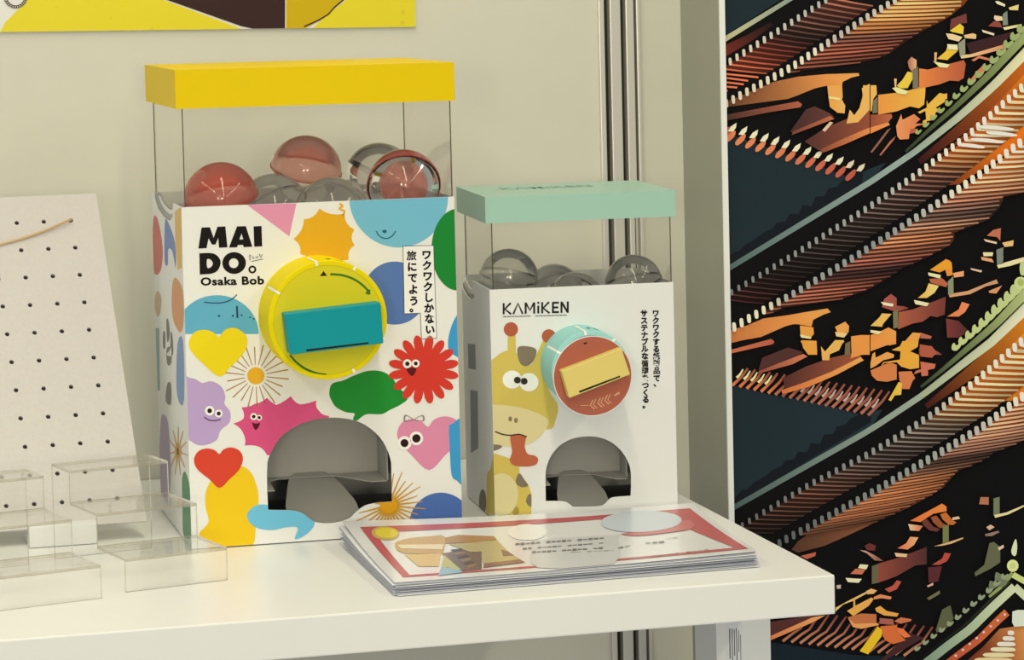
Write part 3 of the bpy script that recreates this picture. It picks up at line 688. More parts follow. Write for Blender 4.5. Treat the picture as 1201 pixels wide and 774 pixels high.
orn.poly(sm([(1186, 646), (1191, 632), (1193, 640), (1192, 650), (1189, 652)], 3), (222, 226, 176), 15)
for x, y in ((1165, 686), (1172, 676), (1177, 683)):
    orn.poly(sm([(x - 5, y + 5), (x - 4, y - 5), (x + 1, y - 3), (x + 5, y - 2), (x + 2, y + 4)], 2), (120, 126, 96), 14)
orn.build('printed_roof_ornaments')
for i, e in enumerate(sorted(ALLP, key=lambda e: (e[1], e[2]))): e[7] = 0.0002 + 6e-6 * i
for p_ in (sky, edge, raf, brk, orn): p_.make()

# ================================================================== poster on the wall
po = on_y(487, 31, WY); PYF = WY - 0.004
poster = thing('wall_poster', 'yellow and dark brown poster fixed to the wall above the boxes', 'poster', (-0.45, WY, po.z))
def wall_pt(x, y, d): w = on_y(x, y, WY); return Vector((w.x + 0.45, d, w.z - po.z))
wl, wr = on_y(0, 36, WY), on_y(487, 31, WY)
PB = lambda x: lerp(37.5, 31.5, x / 487)          # bottom edge of the poster in the photograph
plate('poster_board', [(-160, PB(-160)), (487, PB(487)), (486, -150), (-166, -150)], [], lambda a, b, d: wall_pt(a, b, d), -0.0032, -0.0002, M_card, poster)
def poster_print(name, pts, rgb, layer, pattern=False):
    V, F = fill([pts]); M_ = ink(rgb)
    if pattern:
        M_ = bpy.data.materials.new('floral_yellow_print'); M_.use_nodes = True; nt = M_.node_tree; b = nt.nodes['Principled BSDF']
        tc = nt.nodes.new('ShaderNodeTexCoord'); vo = nt.nodes.new('ShaderNodeTexVoronoi'); vo.inputs['Scale'].default_value = 75; vo.inputs['Randomness'].default_value = 0.35
        rp = nt.nodes.new('ShaderNodeValToRGB'); rp.color_ramp.elements[0].position = .28; rp.color_ramp.elements[1].position = .36
        rp.color_ramp.elements[0].color = (*al((226, 200, 20)), 1); rp.color_ramp.elements[1].color = (*al((238, 216, 22)), 1)
        nt.links.new(tc.outputs['Object'], vo.inputs['Vector']); nt.links.new(vo.outputs['Distance'], rp.inputs[0]); nt.links.new(rp.outputs[0], b.inputs['Base Color'])
        b.inputs['Roughness'].default_value = .5
    return mesh_obj(name, [wall_pt(a, b, -0.0034 - 0.00015 * layer) for a, b in V], F, M_, poster)
poster_print('printed_yellow_field', [(0, PB(0)), (283, PB(283)), (186, -2), (110, -33), (34, -2), (6, 26)], (236, 212, 20), 1, True)
poster_print('printed_yellow_field', [(366, PB(366)), (486.6, PB(487)), (486.2, -30), (480, -60), (410, -4), (380, 20)], (236, 212, 20), 1, True)
poster_print('printed_brown_shape', [(190, -2), (282, 30.5), (296, PB(296) - .3), (333.5, PB(333) - .3), (334, -60), (150, -60), (110, -33)], (62, 38, 36), 2)
poster_print('printed_gold_shape', [(335, PB(335)), (358, PB(358)), (378, 22), (405, -2), (420, -60), (335.5, -60)], (214, 178, 20), 1)
poster_print('printed_outline', stroke([(356, 31), (372, 24), (384, 17), (392, 8), (404, -2), (420, -14)], 1.6), (70, 44, 38), 3)
ch = []
for i in range(14):
    a = PI * (0.05 + 0.95 * i / 13); ch.append((18 - 12 * math.cos(a), -4 + 12 * math.sin(a)))
V_, F_ = join([fill([circ(x, y, 2.2, 2.0, 10), circ(x, y, 1.1, 1.0, 8)]) for x, y in ch])
mesh_obj('printed_chain', [wall_pt(a, b, -0.0040) for a, b in V_], F_, ink((128, 108, 88)), poster)

# ================================================================== the display table
TH = 0.0322
table = thing('display_table', 'white laminate display table carrying the capsule boxes and flyers', 'table', (-0.8, 0.27, FZ))
bmx = box_geo(-0.95, 0.8, -0.27, WY - 0.27 - 0.002, -FZ - TH, -FZ, 0.0013); bm_obj('table_top', bmx, M_table, table)
for lx in (-0.0497, -1.60):
    box('leg', lx + 0.8, lx + 0.8 + 0.0495, 0.165 - 0.27, 0.228 - 0.27, 0, -FZ - TH, M_table, table, b=0.001)
# paper label on the right leg (its square code is left out)
lab = box('leg_label', -0.0497 + 0.8 + 0.0095, -0.0497 + 0.8 + 0.024, 0.1645 - 0.27, 0.165 - 0.27, -FZ - 0.19, -FZ - 0.068, M_paper, table)
for i, (x0, x1, z0, z1) in enumerate(((.0115, .0125, -.10, -.074), (.0138, .0146, -.105, -.074), (.0158, .0166, -.098, -.075), (.0178, .0186, -.105, -.074), (.0198, .0204, -.095, -.076), (.0215, .022, -.104, -.08))):
    box('label_line', -0.0497 + 0.8 + x0, -0.0497 + 0.8 + x1, 0.16435 - 0.27, 0.16449 - 0.27, -FZ + z0, -FZ + z1, ink((110, 106, 98)), lab)

# ================================================================== pegboard on the left
bp = on_z(172, 636, 0.0)
PBY0, PBY1, PBZ1 = 0.378, 0.515, None
tp = on_y(112.6, 226.7, PBY1); PBZ1 = tp.z
A = Vector((tp.x, tp.y, tp.z))                    # top right corner of its face
B = Vector((on_y(172, 611, PBY0 + 0.012).x, PBY0 + 0.012, on_y(172, 611, PBY0 + 0.012).z))   # bottom right corner
upv = (A - B); HB = upv.length; upv.normalize()
# board's own axis to the left, square to the up axis, nearly level
lf = (on_y(0, 231.5, PBY1 + 0.002) - A).normalized()
nrm = upv.cross(lf).normalized(); nrm = nrm if nrm.y < 0 else -nrm
peg = thing('pegboard_display', 'white woven pegboard with small holes leaning behind the clear risers', 'pegboard', (B.x - 0.15, B.y, 0))
def peg_pt(a, b, d):      # a metres to the left, b metres up, d metres behind the face
    w = B + lf * a + upv * b - nrm * d
    return w - Vector((B.x - 0.15, B.y, 0))
def peg_px(px, py):
    d = ray(px, py); t = (B - CAM).dot(nrm) / d.dot(nrm); w = CAM + d * t - B
    c_ = lf.dot(upv); p_, q_ = w.dot(lf), w.dot(upv); return ((p_ - c_ * q_) / (1 - c_ * c_), (q_ - c_ * p_) / (1 - c_ * c_))
c0 = peg_px(83, 258.5); c9 = peg_px(132, 551); cl_ = peg_px(19.7, 261)
sx = (cl_[0] - c0[0]) / 2; sy = (c0[1] - c9[1]) / 9; BW = sx * 9 + c0[0] * 2
hole = []
for i in range(10):
    for j in range(11):
        a = c0[0] + (c9[0] - c0[0]) * j / 9 + sx * i; b = c0[1] - sy * j
        if 0.004 < b < HB - 0.004 and a < BW - .004: hole.append(circ(a, b, 0.0021, 0.0021, 10))
plate('perforated_board', [(0, 0), (BW, 0), (BW, HB), (0, HB)], hole, peg_pt, 0.0, 0.004, M_peg, peg)
V_, F_ = [peg_pt(a, b, 0.0046) for a, b in ((0.002, 0.002), (BW - .002, .002), (BW - .002, HB - .002), (.002, HB - .002))], [(0, 1, 2, 3)]
plate('backing_board', [(0.002, 0.002), (BW - .002, .002), (BW - .002, HB - .002), (.002, HB - .002)], [], peg_pt, 0.0046, 0.0066, mat('dark_backing', (84, 74, 62), .8, .1), peg)
bz = B.z
def foot(x0, x1):
    bm = box_geo(x0 - (B.x - .15), x1 - (B.x - .15), -0.012, 0.06, 0.0004, bz + 0.004, 0.0012)
    return bm_obj('foot', bm, M_card, peg)
fx = lambda px: on_z(px, 640, 0).x
foot(fx(33), fx(116)); foot(fx(33) - 0.17, fx(33) - 0.105)
# twine through the top right hole
h0 = B + lf * c0[0] + upv * c0[1]
tw = [h0 - nrm * 0.003, h0 + nrm * 0.002]
hz = on_y(0, 289, h0.y - 0.004); hz2 = on_y(-70, 322, h0.y - 0.004)
for i in range(1, 15):
    t = i / 14
    w = h0.lerp(hz, t) if t <= 1 else hz
    tw.append(w + nrm * 0.004 + Vector((0, 0, -0.004 * math.sin(PI * t) + 0.002 * math.sin(t * 3))))
for i in range(1, 6): tw.append(hz.lerp(hz2, i / 5) + nrm * 0.004 + Vector((0, 0, -0.0015 * i)))
V_, F_ = tube(tw, 0.0011, 8)
tag(mesh_obj('twine', V_, F_, M_twine, None, True), 'thin tan twine hanging from the pegboard top right hole', 'string')

# ================================================================== clear acrylic step risers
def riser(label, fl, fr):
    d = (fr - fl); wdt = d.length; yaw = math.atan2(d.y, d.x)
    t = thing('acrylic_riser', label, 'riser', fl, yaw, 'clear step risers on the table')
    rise, run, th = 0.0275, 0.0655, 0.0022
    prof = [(0, 0), (0, rise), (run, rise), (run, 2 * rise), (2 * run, 2 * rise), (2 * run, 3 * rise), (2 * run + 0.047, 3 * rise), (2 * run + 0.047, 0)]
    names = ['step_front', 'step_tread', 'step_front', 'step_tread', 'step_front', 'step_tread', 'back_support']
    for i in range(7):
        (y0, z0), (y1, z1) = prof[i], prof[i + 1]
        if i == 6: bm = box_geo(0, wdt, y0 - th, y0, 0, z0 - th, 0.0003)
        elif y0 == y1: bm = box_geo(0, wdt, y0, y0 + th, z0 if i == 0 else z0, z1 - th, 0.0003)
        else: bm = box_geo(0, wdt, y0, y1 + (th if i < 5 else 0), z0 - th, z0, 0.0003)
        for f in bm.faces:
            n = f.normal; a = f.calc_area()
            f.material_index = 0 if a > 0.001 else 1
        bm_obj(names[i], bm, [M_acryl, M_acryledge], t)
    return t
riser('clear acrylic step riser touching the white box of hearts and flowers', on_z(148, 695, 0), on_z(267.5, 680.5, 0))
fl = on_z(0, 717, 0); fr = on_z(120, 702, 0); dv = (fr - fl).normalized()
riser('clear acrylic step riser at the left edge of the table', fr - dv * 0.088, fr)

# ================================================================== the capsule boxes
class Box:
    def __init__(s, name, label, x, y, a, w, d, h, H, e, k, group):
        s.w, s.d, s.h, s.H, s.e, s.k, s.a = w, d, h, H, e, k, a
        s.o = Vector((x, y, 0)); s.ux = Vector((math.cos(a), math.sin(a), 0)); s.uy = Vector((-math.sin(a), math.cos(a), 0))
        c = s.o + s.ux * (w / 2) + s.uy * (d / 2)
        s.root = thing(name, label, 'capsule box', c + Vector((0, 0, .001)), a, group)
        cl = CAM - s.o; s.cam = Vector((cl.dot(s.ux), cl.dot(s.uy), cl.z))
    def L(s, u, v, z): return Vector((u - s.w / 2, v - s.d / 2, z))
    def world(s, u, v, z): return s.o + s.ux * u + s.uy * v + Vector((0, 0, z))
    def dirl(s, px, py):
        r = ray(px, py); return Vector((r.dot(s.ux), r.dot(s.uy), r.z))
    def front(s, px, py, v=None):
        v = s.e if v is None else v
        r = s.dirl(px, py); t = (v - s.cam.y) / r.y; q = s.cam + r * t; return (q.x, q.z)
    def side(s, px, py):
        r = s.dirl(px, py); t = (s.e - s.cam.x) / r.x; q = s.cam + r * t; return (q.y, q.z)
    def bx(s, name, u0, u1, v0, v1, z0, z1, material, parent=None, b=0.0):
        bm = box_geo(u0 - s.w / 2, u1 - s.w / 2, v0 - s.d / 2, v1 - s.d / 2, z0, z1, b); return bm_obj(name, bm, material, parent or s.root)
    def decal(s, name, shapes, rgb, layer=1, cut=True, label=None, material=None, mesh=None, many=False):
        """print on the front panel; shapes are outlines in photograph pixels"""
        e = s.e
        if mesh: V, F = [s.front(*q) for q in mesh[0]], mesh[1]
        elif many:
            clip = [(e + .0001, .0004), (s.w - e - .0001, .0004), (s.w - e - .0001, s.k - .0001), (e + .0001, s.k - .0001)]
            V, F = join([fill([[s.front(*q) for q in sh]], clip, [s.arch]) for sh in shapes])
        else:
            clip = [(e + .0001, .0001), (s.w - e - .0001, .0001), (s.w - e - .0001, s.k - .0001), (e + .0001, s.k - .0001)]
            V, F = fill([[s.front(*q) for q in sh] for sh in shapes], clip, [s.arch] if cut else ())
        o = mesh_obj(name, [s.L(a, e - 0.00012 * layer, b) for a, b in V], F, material or ink(rgb), s.root)
        if label: o['label'] = label
        return o
    def side_decal(s, name, shapes, rgb, layer=1):
        e = s.e; clip = [(e + .0001, .0001), (s.d - e - .0001, .0001), (s.d - e - .0001, s.k - .0001), (e + .0001, s.k - .0001)]
        V, F = fill([[s.side(*q) for q in sh] for sh in shapes], clip, [s.notch] if s.notch else ())
        return mesh_obj(name, [s.L(e - 0.00012 * layer, a, b) for a, b in V], F, ink(rgb), s.root)

def build_shell(B, arch_px, notch_px, lid_mat, tray_z, ch_top, ch_bot):
    """card body with a cut-out chute, clear sleeve and slip-on lid"""
    w, d, e, k, H, h = B.w, B.d, B.e, B.k, B.H, B.h; t = 0.0012
    B.arch = [B.front(*q) for q in arch_px]
    B.notch = [B.side(*q) for q in notch_px]
    plate('front_panel', [(e, 0), (w - e, 0), (w - e, k), (e, k)], [B.arch], lambda a, b, q: B.L(a, q, b), e, e + t, M_card, B.root)
    # left side, its top edge dipping in a finger notch that shows the folded layers
    def sidecard(name, off, nt, z1, material):
        body = [(e + t, 0), (d - e, 0), (d - e, z1), (e + t, z1)]
        V, F = fill([body], None, [nt]); n = len(V)
        vs = [B.L(e + off, a, b) for a, b in V] + [B.L(e + off + t * .7, a, b) for a, b in V]
        fs = list(F) + [tuple(i + n for i in f[::-1]) for f in F]; cnt = set()
        for f in F:
            for i in range(3): cnt.add((f[i], f[(i + 1) % 3]))
        fs += [(b, a, a + n, b + n) for a, b in cnt if (b, a) not in cnt]
        return mesh_obj(name, vs, fs, material, B.root)
    zt = B.k
    sidecard('side_panel', 0, B.notch, zt, M_card)
    cy = sum(q[0] for q in B.notch) / len(B.notch); cz = max(q[1] for q in B.notch)
    for i, g in enumerate((0.93, 0.86)):
        nt = [(cy + (a - cy) * g, cz + 0.01 + (b - cz - 0.01) * g + 0.0015 * (i + 1)) for a, b in B.notch]
        sidecard('inner_flap', 0.0012 * (i + 1), nt, zt - 0.0006 * (i + 1), M_card if i else M_cardback)
    B.bx('side_panel', w - e - t, w - e, e + t, d - e, 0, k, M_card)
    B.bx('back_panel', e + t, w - e - t, d - e - t, d - e, 0, k, M_card)
    B.bx('base_panel', e + t, w - e - t, e + t, d - e - t, 0.0002, t, M_cardback)
    B.bx('capsule_tray', e + 0.004, w - e - t, e + t, d - e - t, tray_z - 0.0015, tray_z, M_card)
    # clear sleeve: four thin walls, creased corners
    i0, z0, z1 = e + 0.0068, tray_z, H - 0.003; q = 0.0004
    sl = B.bx('clear_sleeve', e + .0034, w - e - t - .0006, e + 0.0016, e + 0.0016 + q, z0, z1, M_sleeve)
    B.bx('clear_sleeve', e + .0034, w - e - t - .0006, d - i0 - q, d - i0, z0, z1, M_sleeve)
    B.bx('clear_sleeve', e + .0034, e + .0034 + q, e + 0.002, d - i0, k - 0.08, z1, M_sleeve)
    B.bx('clear_sleeve', w - e - t - .0006, w - e - t - .0006 + q, e + 0.002, d - i0, z0, z1, M_sleeve)
    for u, v in ((e + .0030, e + 0.0012), (w - e - t - .0008, e + 0.0012), (e + .0030, d - i0 - .0008), (w - e - t - .0008, d - i0 - .0008)):
        B.bx('sleeve_crease', u, u + 0.0009, v, v + 0.0009, k + 0.0002, H - h + 0.001, M_crease)
    # lid
    bm = bmesh.new(); c = .0009
    for (a0, a1, b0, b1, q0, q1) in ((0, w, 0, d, H - .0012, H), (0, w, 0, c, H - h, H - .0012), (0, w, d - c, d, H - h, H - .0012), (0, c, c, d - c, H - h, H - .0012), (w - c, w, c, d - c, H - h, H - .0012)):
        b2 = box_geo(a0 - w / 2, a1 - w / 2, b0 - d / 2, b1 - d / 2, q0, q1); me = bpy.data.meshes.new('tmp'); b2.to_mesh(me); b2.free(); bm.from_mesh(me); bpy.data.meshes.remove(me)
    bm_obj('lid', bm, lid_mat, B.root)
    B.bx('lid_lining', .002, w - .002, .002, d - .002, H - .0022, H - .0014, M_card)
    # chute behind the arch: back wall, side walls, split floor and a round tongue
    us = [q_[0] for q_ in B.arch]; zs = [q_[1] for q_ in B.arch]; u0, u1, zb, zt_ = min(us), max(us), min(zs), max(zs)
    v1 = e + ch_top; fz = ch_bot
    aw = u1 - u0
    ch = B.bx('chute_back', u0 - 0.01, u1 + 0.012, v1, v1 + 0.001, fz - .003, zt_ + 0.02, M_cardback)
    B.bx('chute_side', u0 - 0.002, u0 - 0.001, e + t, v1, zb - .004, zt_ + 0.02, M_cardback)
    B.bx('chute_side', u1 - 0.0015, u1 - 0.0005, e + t + 0.012, v1, fz - .002, zt_ + .02, M_cardback)
    B.bx('chute_roof', u0 - 0.01, u1 + .02, e + t, v1, zt_ + 0.018, zt_ + .02, M_cardback)
    # sloping tongue, rounded in front
    c_u = (u0 + u1) / 2 - aw * 0.03; r_u = aw * 0.29
    pts = [(c_u - r_u * .62, 0.0), (c_u + r_u * .30, 0.0), (c_u + r_u * .85, 0.42), (c_u + r_u * 1.0, 0.66), (c_u + r_u * .95, .86), (c_u + r_u * .45, 1.0), (c_u - r_u * .4, 1.0), (c_u - r_u * .9, .86), (c_u - r_u * 1.0, .66), (c_u - r_u * .92, .4)]
    vb = e + t + 0.0035
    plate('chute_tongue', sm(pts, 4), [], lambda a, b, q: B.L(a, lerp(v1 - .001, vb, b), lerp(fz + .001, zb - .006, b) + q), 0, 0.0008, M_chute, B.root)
    # narrow floor strips beside the tongue
    plate('chute_floor', [(u0, 0), (c_u + r_u * .2, 0), (u1 - .001, 0), (u1 - .001, .72), (u1 - aw * .14, .70), (c_u + r_u * .55, .16), (u0 + aw * .2, .06), (u0 + aw * .08, .25), (u0 + aw * .07, .9), (u0, .9)], [],
          lambda a, b, q: B.L(a, lerp(v1 - .0005, e + t + .0002, b), fz + q - .0008 - .004 * b), 0, .0006, M_cardback, B.root)
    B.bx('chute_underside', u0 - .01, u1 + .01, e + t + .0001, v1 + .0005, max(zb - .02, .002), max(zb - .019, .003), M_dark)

def dial(B, cpx, r, depth, ring_mat, face_mat, handle_px, hd, handle_mat, disc=None, drum_strips=()):
    """turning knob: drum, face disc and box-shaped grip"""
    cu, cz = cpx; e = B.e
    n = 64
    vs, fs = lathe([(r, 0.0), (r, depth - .0006), (r - .0006, depth), (r - 0.004, depth), (r - .0045, depth - .0012)], n, 'y')
    o = mesh_obj('dial_drum', [B.L(cu + x, e + y, cz + z) for x, y, z in vs], fs, ring_mat, B.root)
    for p_ in o.data.polygons: p_.use_smooth = True
    o.data.set_sharp_from_angle(angle=0.6)
    for a_ in drum_strips:          # pale strips along the drum side, bent over its front rim
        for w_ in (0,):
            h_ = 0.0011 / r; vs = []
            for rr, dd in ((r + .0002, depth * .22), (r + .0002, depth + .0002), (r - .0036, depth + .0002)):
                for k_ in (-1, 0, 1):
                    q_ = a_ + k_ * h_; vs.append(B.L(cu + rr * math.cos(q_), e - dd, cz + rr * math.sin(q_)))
            mesh_obj('drum_strip', vs, [(i, i + 1, i + 4, i + 3) for i in (0, 1, 3, 4)], mat('pale_strip', (250, 246, 226), .4, .3), o)
    dc = disc or (cu, cz, r - .0042, depth - .0010, .0008)
    vs, fs = lathe([(0.0001, dc[3] + dc[4]), (dc[2] - .0003, dc[3] + dc[4]), (dc[2], dc[3] + dc[4] - .0003), (dc[2], dc[3] - .0012)], n, 'y')
    face = mesh_obj('dial_face', [B.L(dc[0] + x, e + y, dc[1] + z) for x, y, z in vs], fs, face_mat, B.root)
    vf = e - dc[3] - dc[4]
    q = [B.front(px, py, vf - hd) for px, py in handle_px]
    vs = [B.L(a, vf - hd, b) for a, b in q] + [B.L(a, vf - .00005, b) for a, b in q]
    hb = mesh_obj('dial_handle', vs, [(0, 1, 2, 3), (7, 6, 5, 4), (0, 4, 5, 1), (1, 5, 6, 2), (2, 6, 7, 3), (3, 7, 4, 0)], handle_mat, B.root)
    bm = bmesh.new(); bm.from_mesh(hb.data); bmesh.ops.recalc_face_normals(bm, faces=bm.faces); bmesh.ops.bevel(bm, geom=list(bm.edges), offset=.0008, segments=2, profile=.5, affect='EDGES'); bm.to_mesh(hb.data); bm.free()
    # dark slot under the flap edge of the grip
    TL, TR, BR, BL = q
    s0 = (lerp(BL[0], BR[0], .17), lerp(BL[1], BR[1], .17)); s1 = (lerp(BL[0], BR[0], .84), lerp(BL[1], BR[1], .84))
    up = ((TL[0] - BL[0]), (TL[1] - BL[1])); ul = math.hypot(*up); up = (up[0] / ul, up[1] / ul)
    sp = [(s0[0] + up[0] * .0012, s0[1] + up[1] * .0012), (s1[0] + up[0] * .0012, s1[1] + up[1] * .0012), (s1[0] + up[0] * .0026, s1[1] + up[1] * .0026), (s0[0] + up[0] * .0030, s0[1] + up[1] * .0030)]
    mesh_obj('handle_slot', [B.L(a, vf - hd - .0001, b) for a, b in sp], [(0, 1, 2, 3)], M_dark, hb)
    return face, vf
def face_print(B, face, vf, name, shapes, rgb, k=1):
    V, F = fill([[B.front(x, y, vf) for x, y in s_] for s_ in shapes[:1]]) if len(shapes) == 1 else join([fill([[B.front(x, y, vf) for x, y in s_]]) for s_ in shapes])
    return mesh_obj(name, [B.L(a, vf - .00012 * k, b) for a, b in V], F, ink(rgb), face)

GB = 'card capsule boxes on the table'
# ------------------------------------------------------------------ large box
b1 = Box('capsule_box', 'large white capsule box with yellow lid, yellow dial and colourful hearts', -0.48003, 0.31393, -0.01009, 0.245, 0.22109, 0.03366, 0.41587, 0.00234, 0.29737, GB)
z7 = lambda pts: tile(300, 480, 5.16, pts)
arch1 = z7([(75, 616), (69, 500), (68, 400), (70, 330)]) + sm(z7([(70, 330), (90, 270), (150, 175), (250, 105), (350, 70), (450, 57), (560, 65), (660, 100), (750, 175), (800, 260), (820, 330)]), 3, False)[1:] + z7([(823, 450), (825, 565)]) + \
    sm(z7([(735, 572), (660, 590), (600, 635), (570, 665), (500, 690), (420, 697), (350, 685), (290, 640), (240, 622), (180, 617)]), 3, False)
notch1 = tile(165, 215, 3.686, [(54, 20), (60, 70), (75, 115), (95, 145), (115, 163), (128, 165), (138, 150), (140, 120), (140, 20)])
build_shell(b1, arch1, notch1, M_yellow, 0.2505, 0.058, 0.049)
D = b1.decal
za = lambda pts: tile(160, 60, 2.978, pts); zb = lambda pts: tile(200, 230, 4.075, pts); zc = lambda pts: tile(370, 230, 4.074, pts)
zd = lambda pts: tile(200, 400, 3.096, pts); ze = lambda pts: tile(370, 390, 3.095, pts)
D('printed_triangle', [zb([(365, 46), (602, 40), (568, 198)])], (228, 146, 168))
sp = [(374.7, 246), (404, 252), (415.6, 270.5), (416, 289), (409, 306), (392, 316), (370, 314), (352, 299), (344.3, 281.5), (356.5, 258.5)]
bur = []
for i in range(len(sp)):
    a, b = sp[i], sp[(i + 1) % len(sp)]; mx, my = (a[0] + b[0]) / 2, (a[1] + b[1]) / 2; mx, my = lerp(mx, 381, .2), lerp(my, 283, .2)
    for t in (0, .25, .5, .75):
        bur.append(tuple((1 - t) ** 2 * a[q] + 2 * t * (1 - t) * (mx, my)[q] + t * t * b[q] for q in (0, 1)))
D('printed_sun', [bur], (230, 170, 30))
D('printed_squiggle', [stroke(sm([(398, 240), (402, 243), (398, 246), (404, 249), (402, 254)], 4, False), 2.4)], (230, 176, 40), 1)
D('printed_blue_circle', [circ(467.5, 232, 58, 59.5, 60)], (118, 186, 200))
D('printed_smile', [stroke(sm(zc([(290, 172), (305, 195), (335, 208), (365, 197), (383, 172)]), 4, False), 1.3)], (30, 96, 116), 2)
D('printed_smile', [circ(*zc([(330, 174)])[0], 2.6, 2.0, 12)], (30, 96, 116), 2)
D('printed_green_shape', [circ(537, 294, 31, 48, 50)], (24, 132, 48), 2)
D('printed_blue_circle', [circ(463, 345, 37, 37, 50)], (88, 118, 170))
lb = zc([(417, 243), (565, 240), (580, 685), (505, 688), (500, 565), (423, 568)])
D('slogan_outline', [lb], (40, 36, 34), 3)
cx, cy = sum(p_[0] for p_ in lb) / 6, sum(p_[1] for p_ in lb) / 6
D('slogan_box', [[(lb[0][0] + .6, lb[0][1] + .6), (lb[1][0] - .6, lb[1][1] + .6), (lb[2][0] - .6, lb[2][1] - .6), (lb[3][0] + .6, lb[3][1] - .6), (lb[4][0] + .6, lb[4][1] - .6), (lb[5][0] + .6, lb[5][1] - .6)]], (244, 238, 222), 4)
def column(B, name, txt, x0, y0, x1, y1, w, h, layer, bold=.02, ks=None):
    parts = []; n = len(txt)
    for i, c in enumerate(txt):
        f = i / (n - 1); x, y = lerp(x0, x1, f), lerp(y0, y1, f)
        if ks: y = ks[i]
        bd = bold if ord(c) < 0x4e00 else bold * .6
        parts.append(lettering(c, [(x - w / 2, y - h / 2), (x + w / 2, y - h / 2), (x + w / 2, y + h / 2), (x - w / 2, y + h / 2)], bd, box_=(0.0, 1.0, -.12, .88)))
    V, F = join(parts)
    o = B.decal(name, None, None, layer, mesh=(V, F), material=M_black)
    return o
column(b1, 'slogan_lettering', 'ワクワクしかない', 500.2, 300, 504.2, 387.5, 11.8, 11.8, 5, .045)
column(b1, 'slogan_lettering', '旅にでよう。', 482.5, 301, 486, 364, 11.8, 11.8, 5, .045, [301, 314, 327, 340.5, 354, 362])
D('printed_blue_shape', [sm([(545, 364), (534, 374), (527, 392), (525.5, 408), (530, 416), (548, 420)], 4)], (62, 154, 196))
fc = ze([(392, 138)])[0]; pet = []
for i in range(16 * 8):
    a = 2 * PI * i / 128; q = abs(math.sin(a * 8)) ** .6; r = 26 + 15.5 * q
    pet.append((fc[0] + r * math.cos(a), fc[1] + r * .98 * math.sin(a)))
D('printed_red_flower', [pet], (216, 58, 42), 4)
def eyes(pts, layer, white=(245, 240, 226), dark=(48, 16, 20)):
    D('printed_eyes', [circ(x, y, r, r * 1.02, 16) for x, y, r, _ in pts], white, layer)
    D('printed_pupils', [circ(x, y, q, q, 12) for x, y, _, q in pts], dark, layer + 1)
eyes([(477.6, 427.8, 5.2, 2.6), (487.5, 427.5, 4.6, 2.3)], 5)
D('printed_mouth', [sm(ze([(330, 138), (348, 130), (366, 138), (350, 162)]), 4)], (96, 20, 24), 5)
D('printed_green_bubble', [sm(ze([(50, 225), (60, 190), (100, 178), (140, 160), (190, 143), (240, 145), (275, 165), (300, 200), (335, 240), (310, 265), (270, 285), (240, 300), (190, 300), (168, 310), (150, 324), (136, 318), (142, 298), (110, 293), (75, 275), (58, 250)]), 4)], (30, 138, 46), 1)
D('printed_pink_heart', [sm(ze([(412, 503), (350, 450), (305, 400), (297, 365), (315, 330), (350, 318), (385, 328), (409, 346), (430, 320), (470, 308), (510, 320), (545, 350), (520, 400), (470, 450)]), 4)], (222, 138, 162), 2)
eyes([(ze([(323, 405)])[0][0], ze([(323, 405)])[0][1], 8, 4.8), (ze([(366, 388)])[0][0], ze([(366, 388)])[0][1], 8, 5)], 3)
for lo in ([(355, 318), (325, 302), (322, 328), (352, 322)], [(358, 318), (390, 303), (394, 325), (360, 322)]):
    q = sm(ze(lo), 5); c = (sum(x for x, _ in q) / len(q), sum(y for _, y in q) / len(q))
    D('printed_bow', [q, [(lerp(x, c[0], .3), lerp(y, c[1], .3)) for x, y in q]], (150, 128, 120), 4)
D('printed_blue_shape', [sm(ze([(485, 350), (495, 336), (545, 326), (545, 545), (512, 540), (494, 520), (488, 440)]), 4)], (62, 154, 196), 3)
sc = ze([(265, 632)])[0]
D('printed_blue_circle', [circ(517, 616, 37, 37, 50)], (78, 110, 168), 1)
rays = [stroke([(sc[0] + 6 * math.cos(a), sc[1] - 6 * math.sin(a)), (sc[0] + R_ * math.cos(a), sc[1] - R_ * math.sin(a) * .96)], 2.6, 1.0)
        for a, R_ in [(PI * (-.92 + 1.85 * i / 27), [36, 44, 40][i % 3]) for i in range(28)]]
D('printed_sunburst', rays, (206, 150, 40), 2, many=True)
D('printed_sunburst', [circ(sc[0], sc[1], 10, 9, 24)], (226, 160, 26), 3)
D('printed_blue_dome', [[(205, 393)] + circ(254.5, 393, 49, 45.5, 30, PI, 2 * PI) + [(303.5, 393)]], (98, 172, 192))
D('printed_smile', [stroke(sm(zb([(160, 512), (200, 516), (250, 514), (290, 500), (318, 476)]), 4, False), 1.2)], (24, 66, 90), 2)
D('printed_smile', [stroke(zb([(317, 530), (320, 588)]), 2.2), circ(*zb([(232, 578)])[0], 1.5, 1.2, 8), circ(*zb([(298, 577)])[0], 1.3, 1.1, 8), circ(*zb([(340, 574)])[0], 1.1, 1, 8), circ(*zb([(380, 585)])[0], 1.1, 1, 8), circ(*zb([(398, 592)])[0], 1.1, 1, 8)], (24, 66, 90), 2)
D('printed_yellow_heart', [sm([(257.5, 443), (238, 428), (224, 413), (221.6, 402), (228, 391), (240, 388), (250, 391), (257, 396), (264, 388), (276, 386), (288, 394), (290, 405), (284, 418), (270, 432)], 4)], (240, 212, 22), 2)
gc = (300, 442)
D('printed_sunburst', [], (176, 130, 66), 1, mesh=join([fill([stroke([(gc[0] + 13 * math.cos(a), gc[1] + 13 * math.sin(a)), (gc[0] + R_ * math.cos(a), gc[1] + R_ * math.sin(a))], 1.0, 1.5)]) for a, R_ in [(2 * PI * i / 22 + .1, [39, 34, 37][i % 3]) for i in range(22)]]))
D('printed_sunburst', [circ(gc[0], gc[1], 10, 10, 24)], (232, 172, 34), 2)
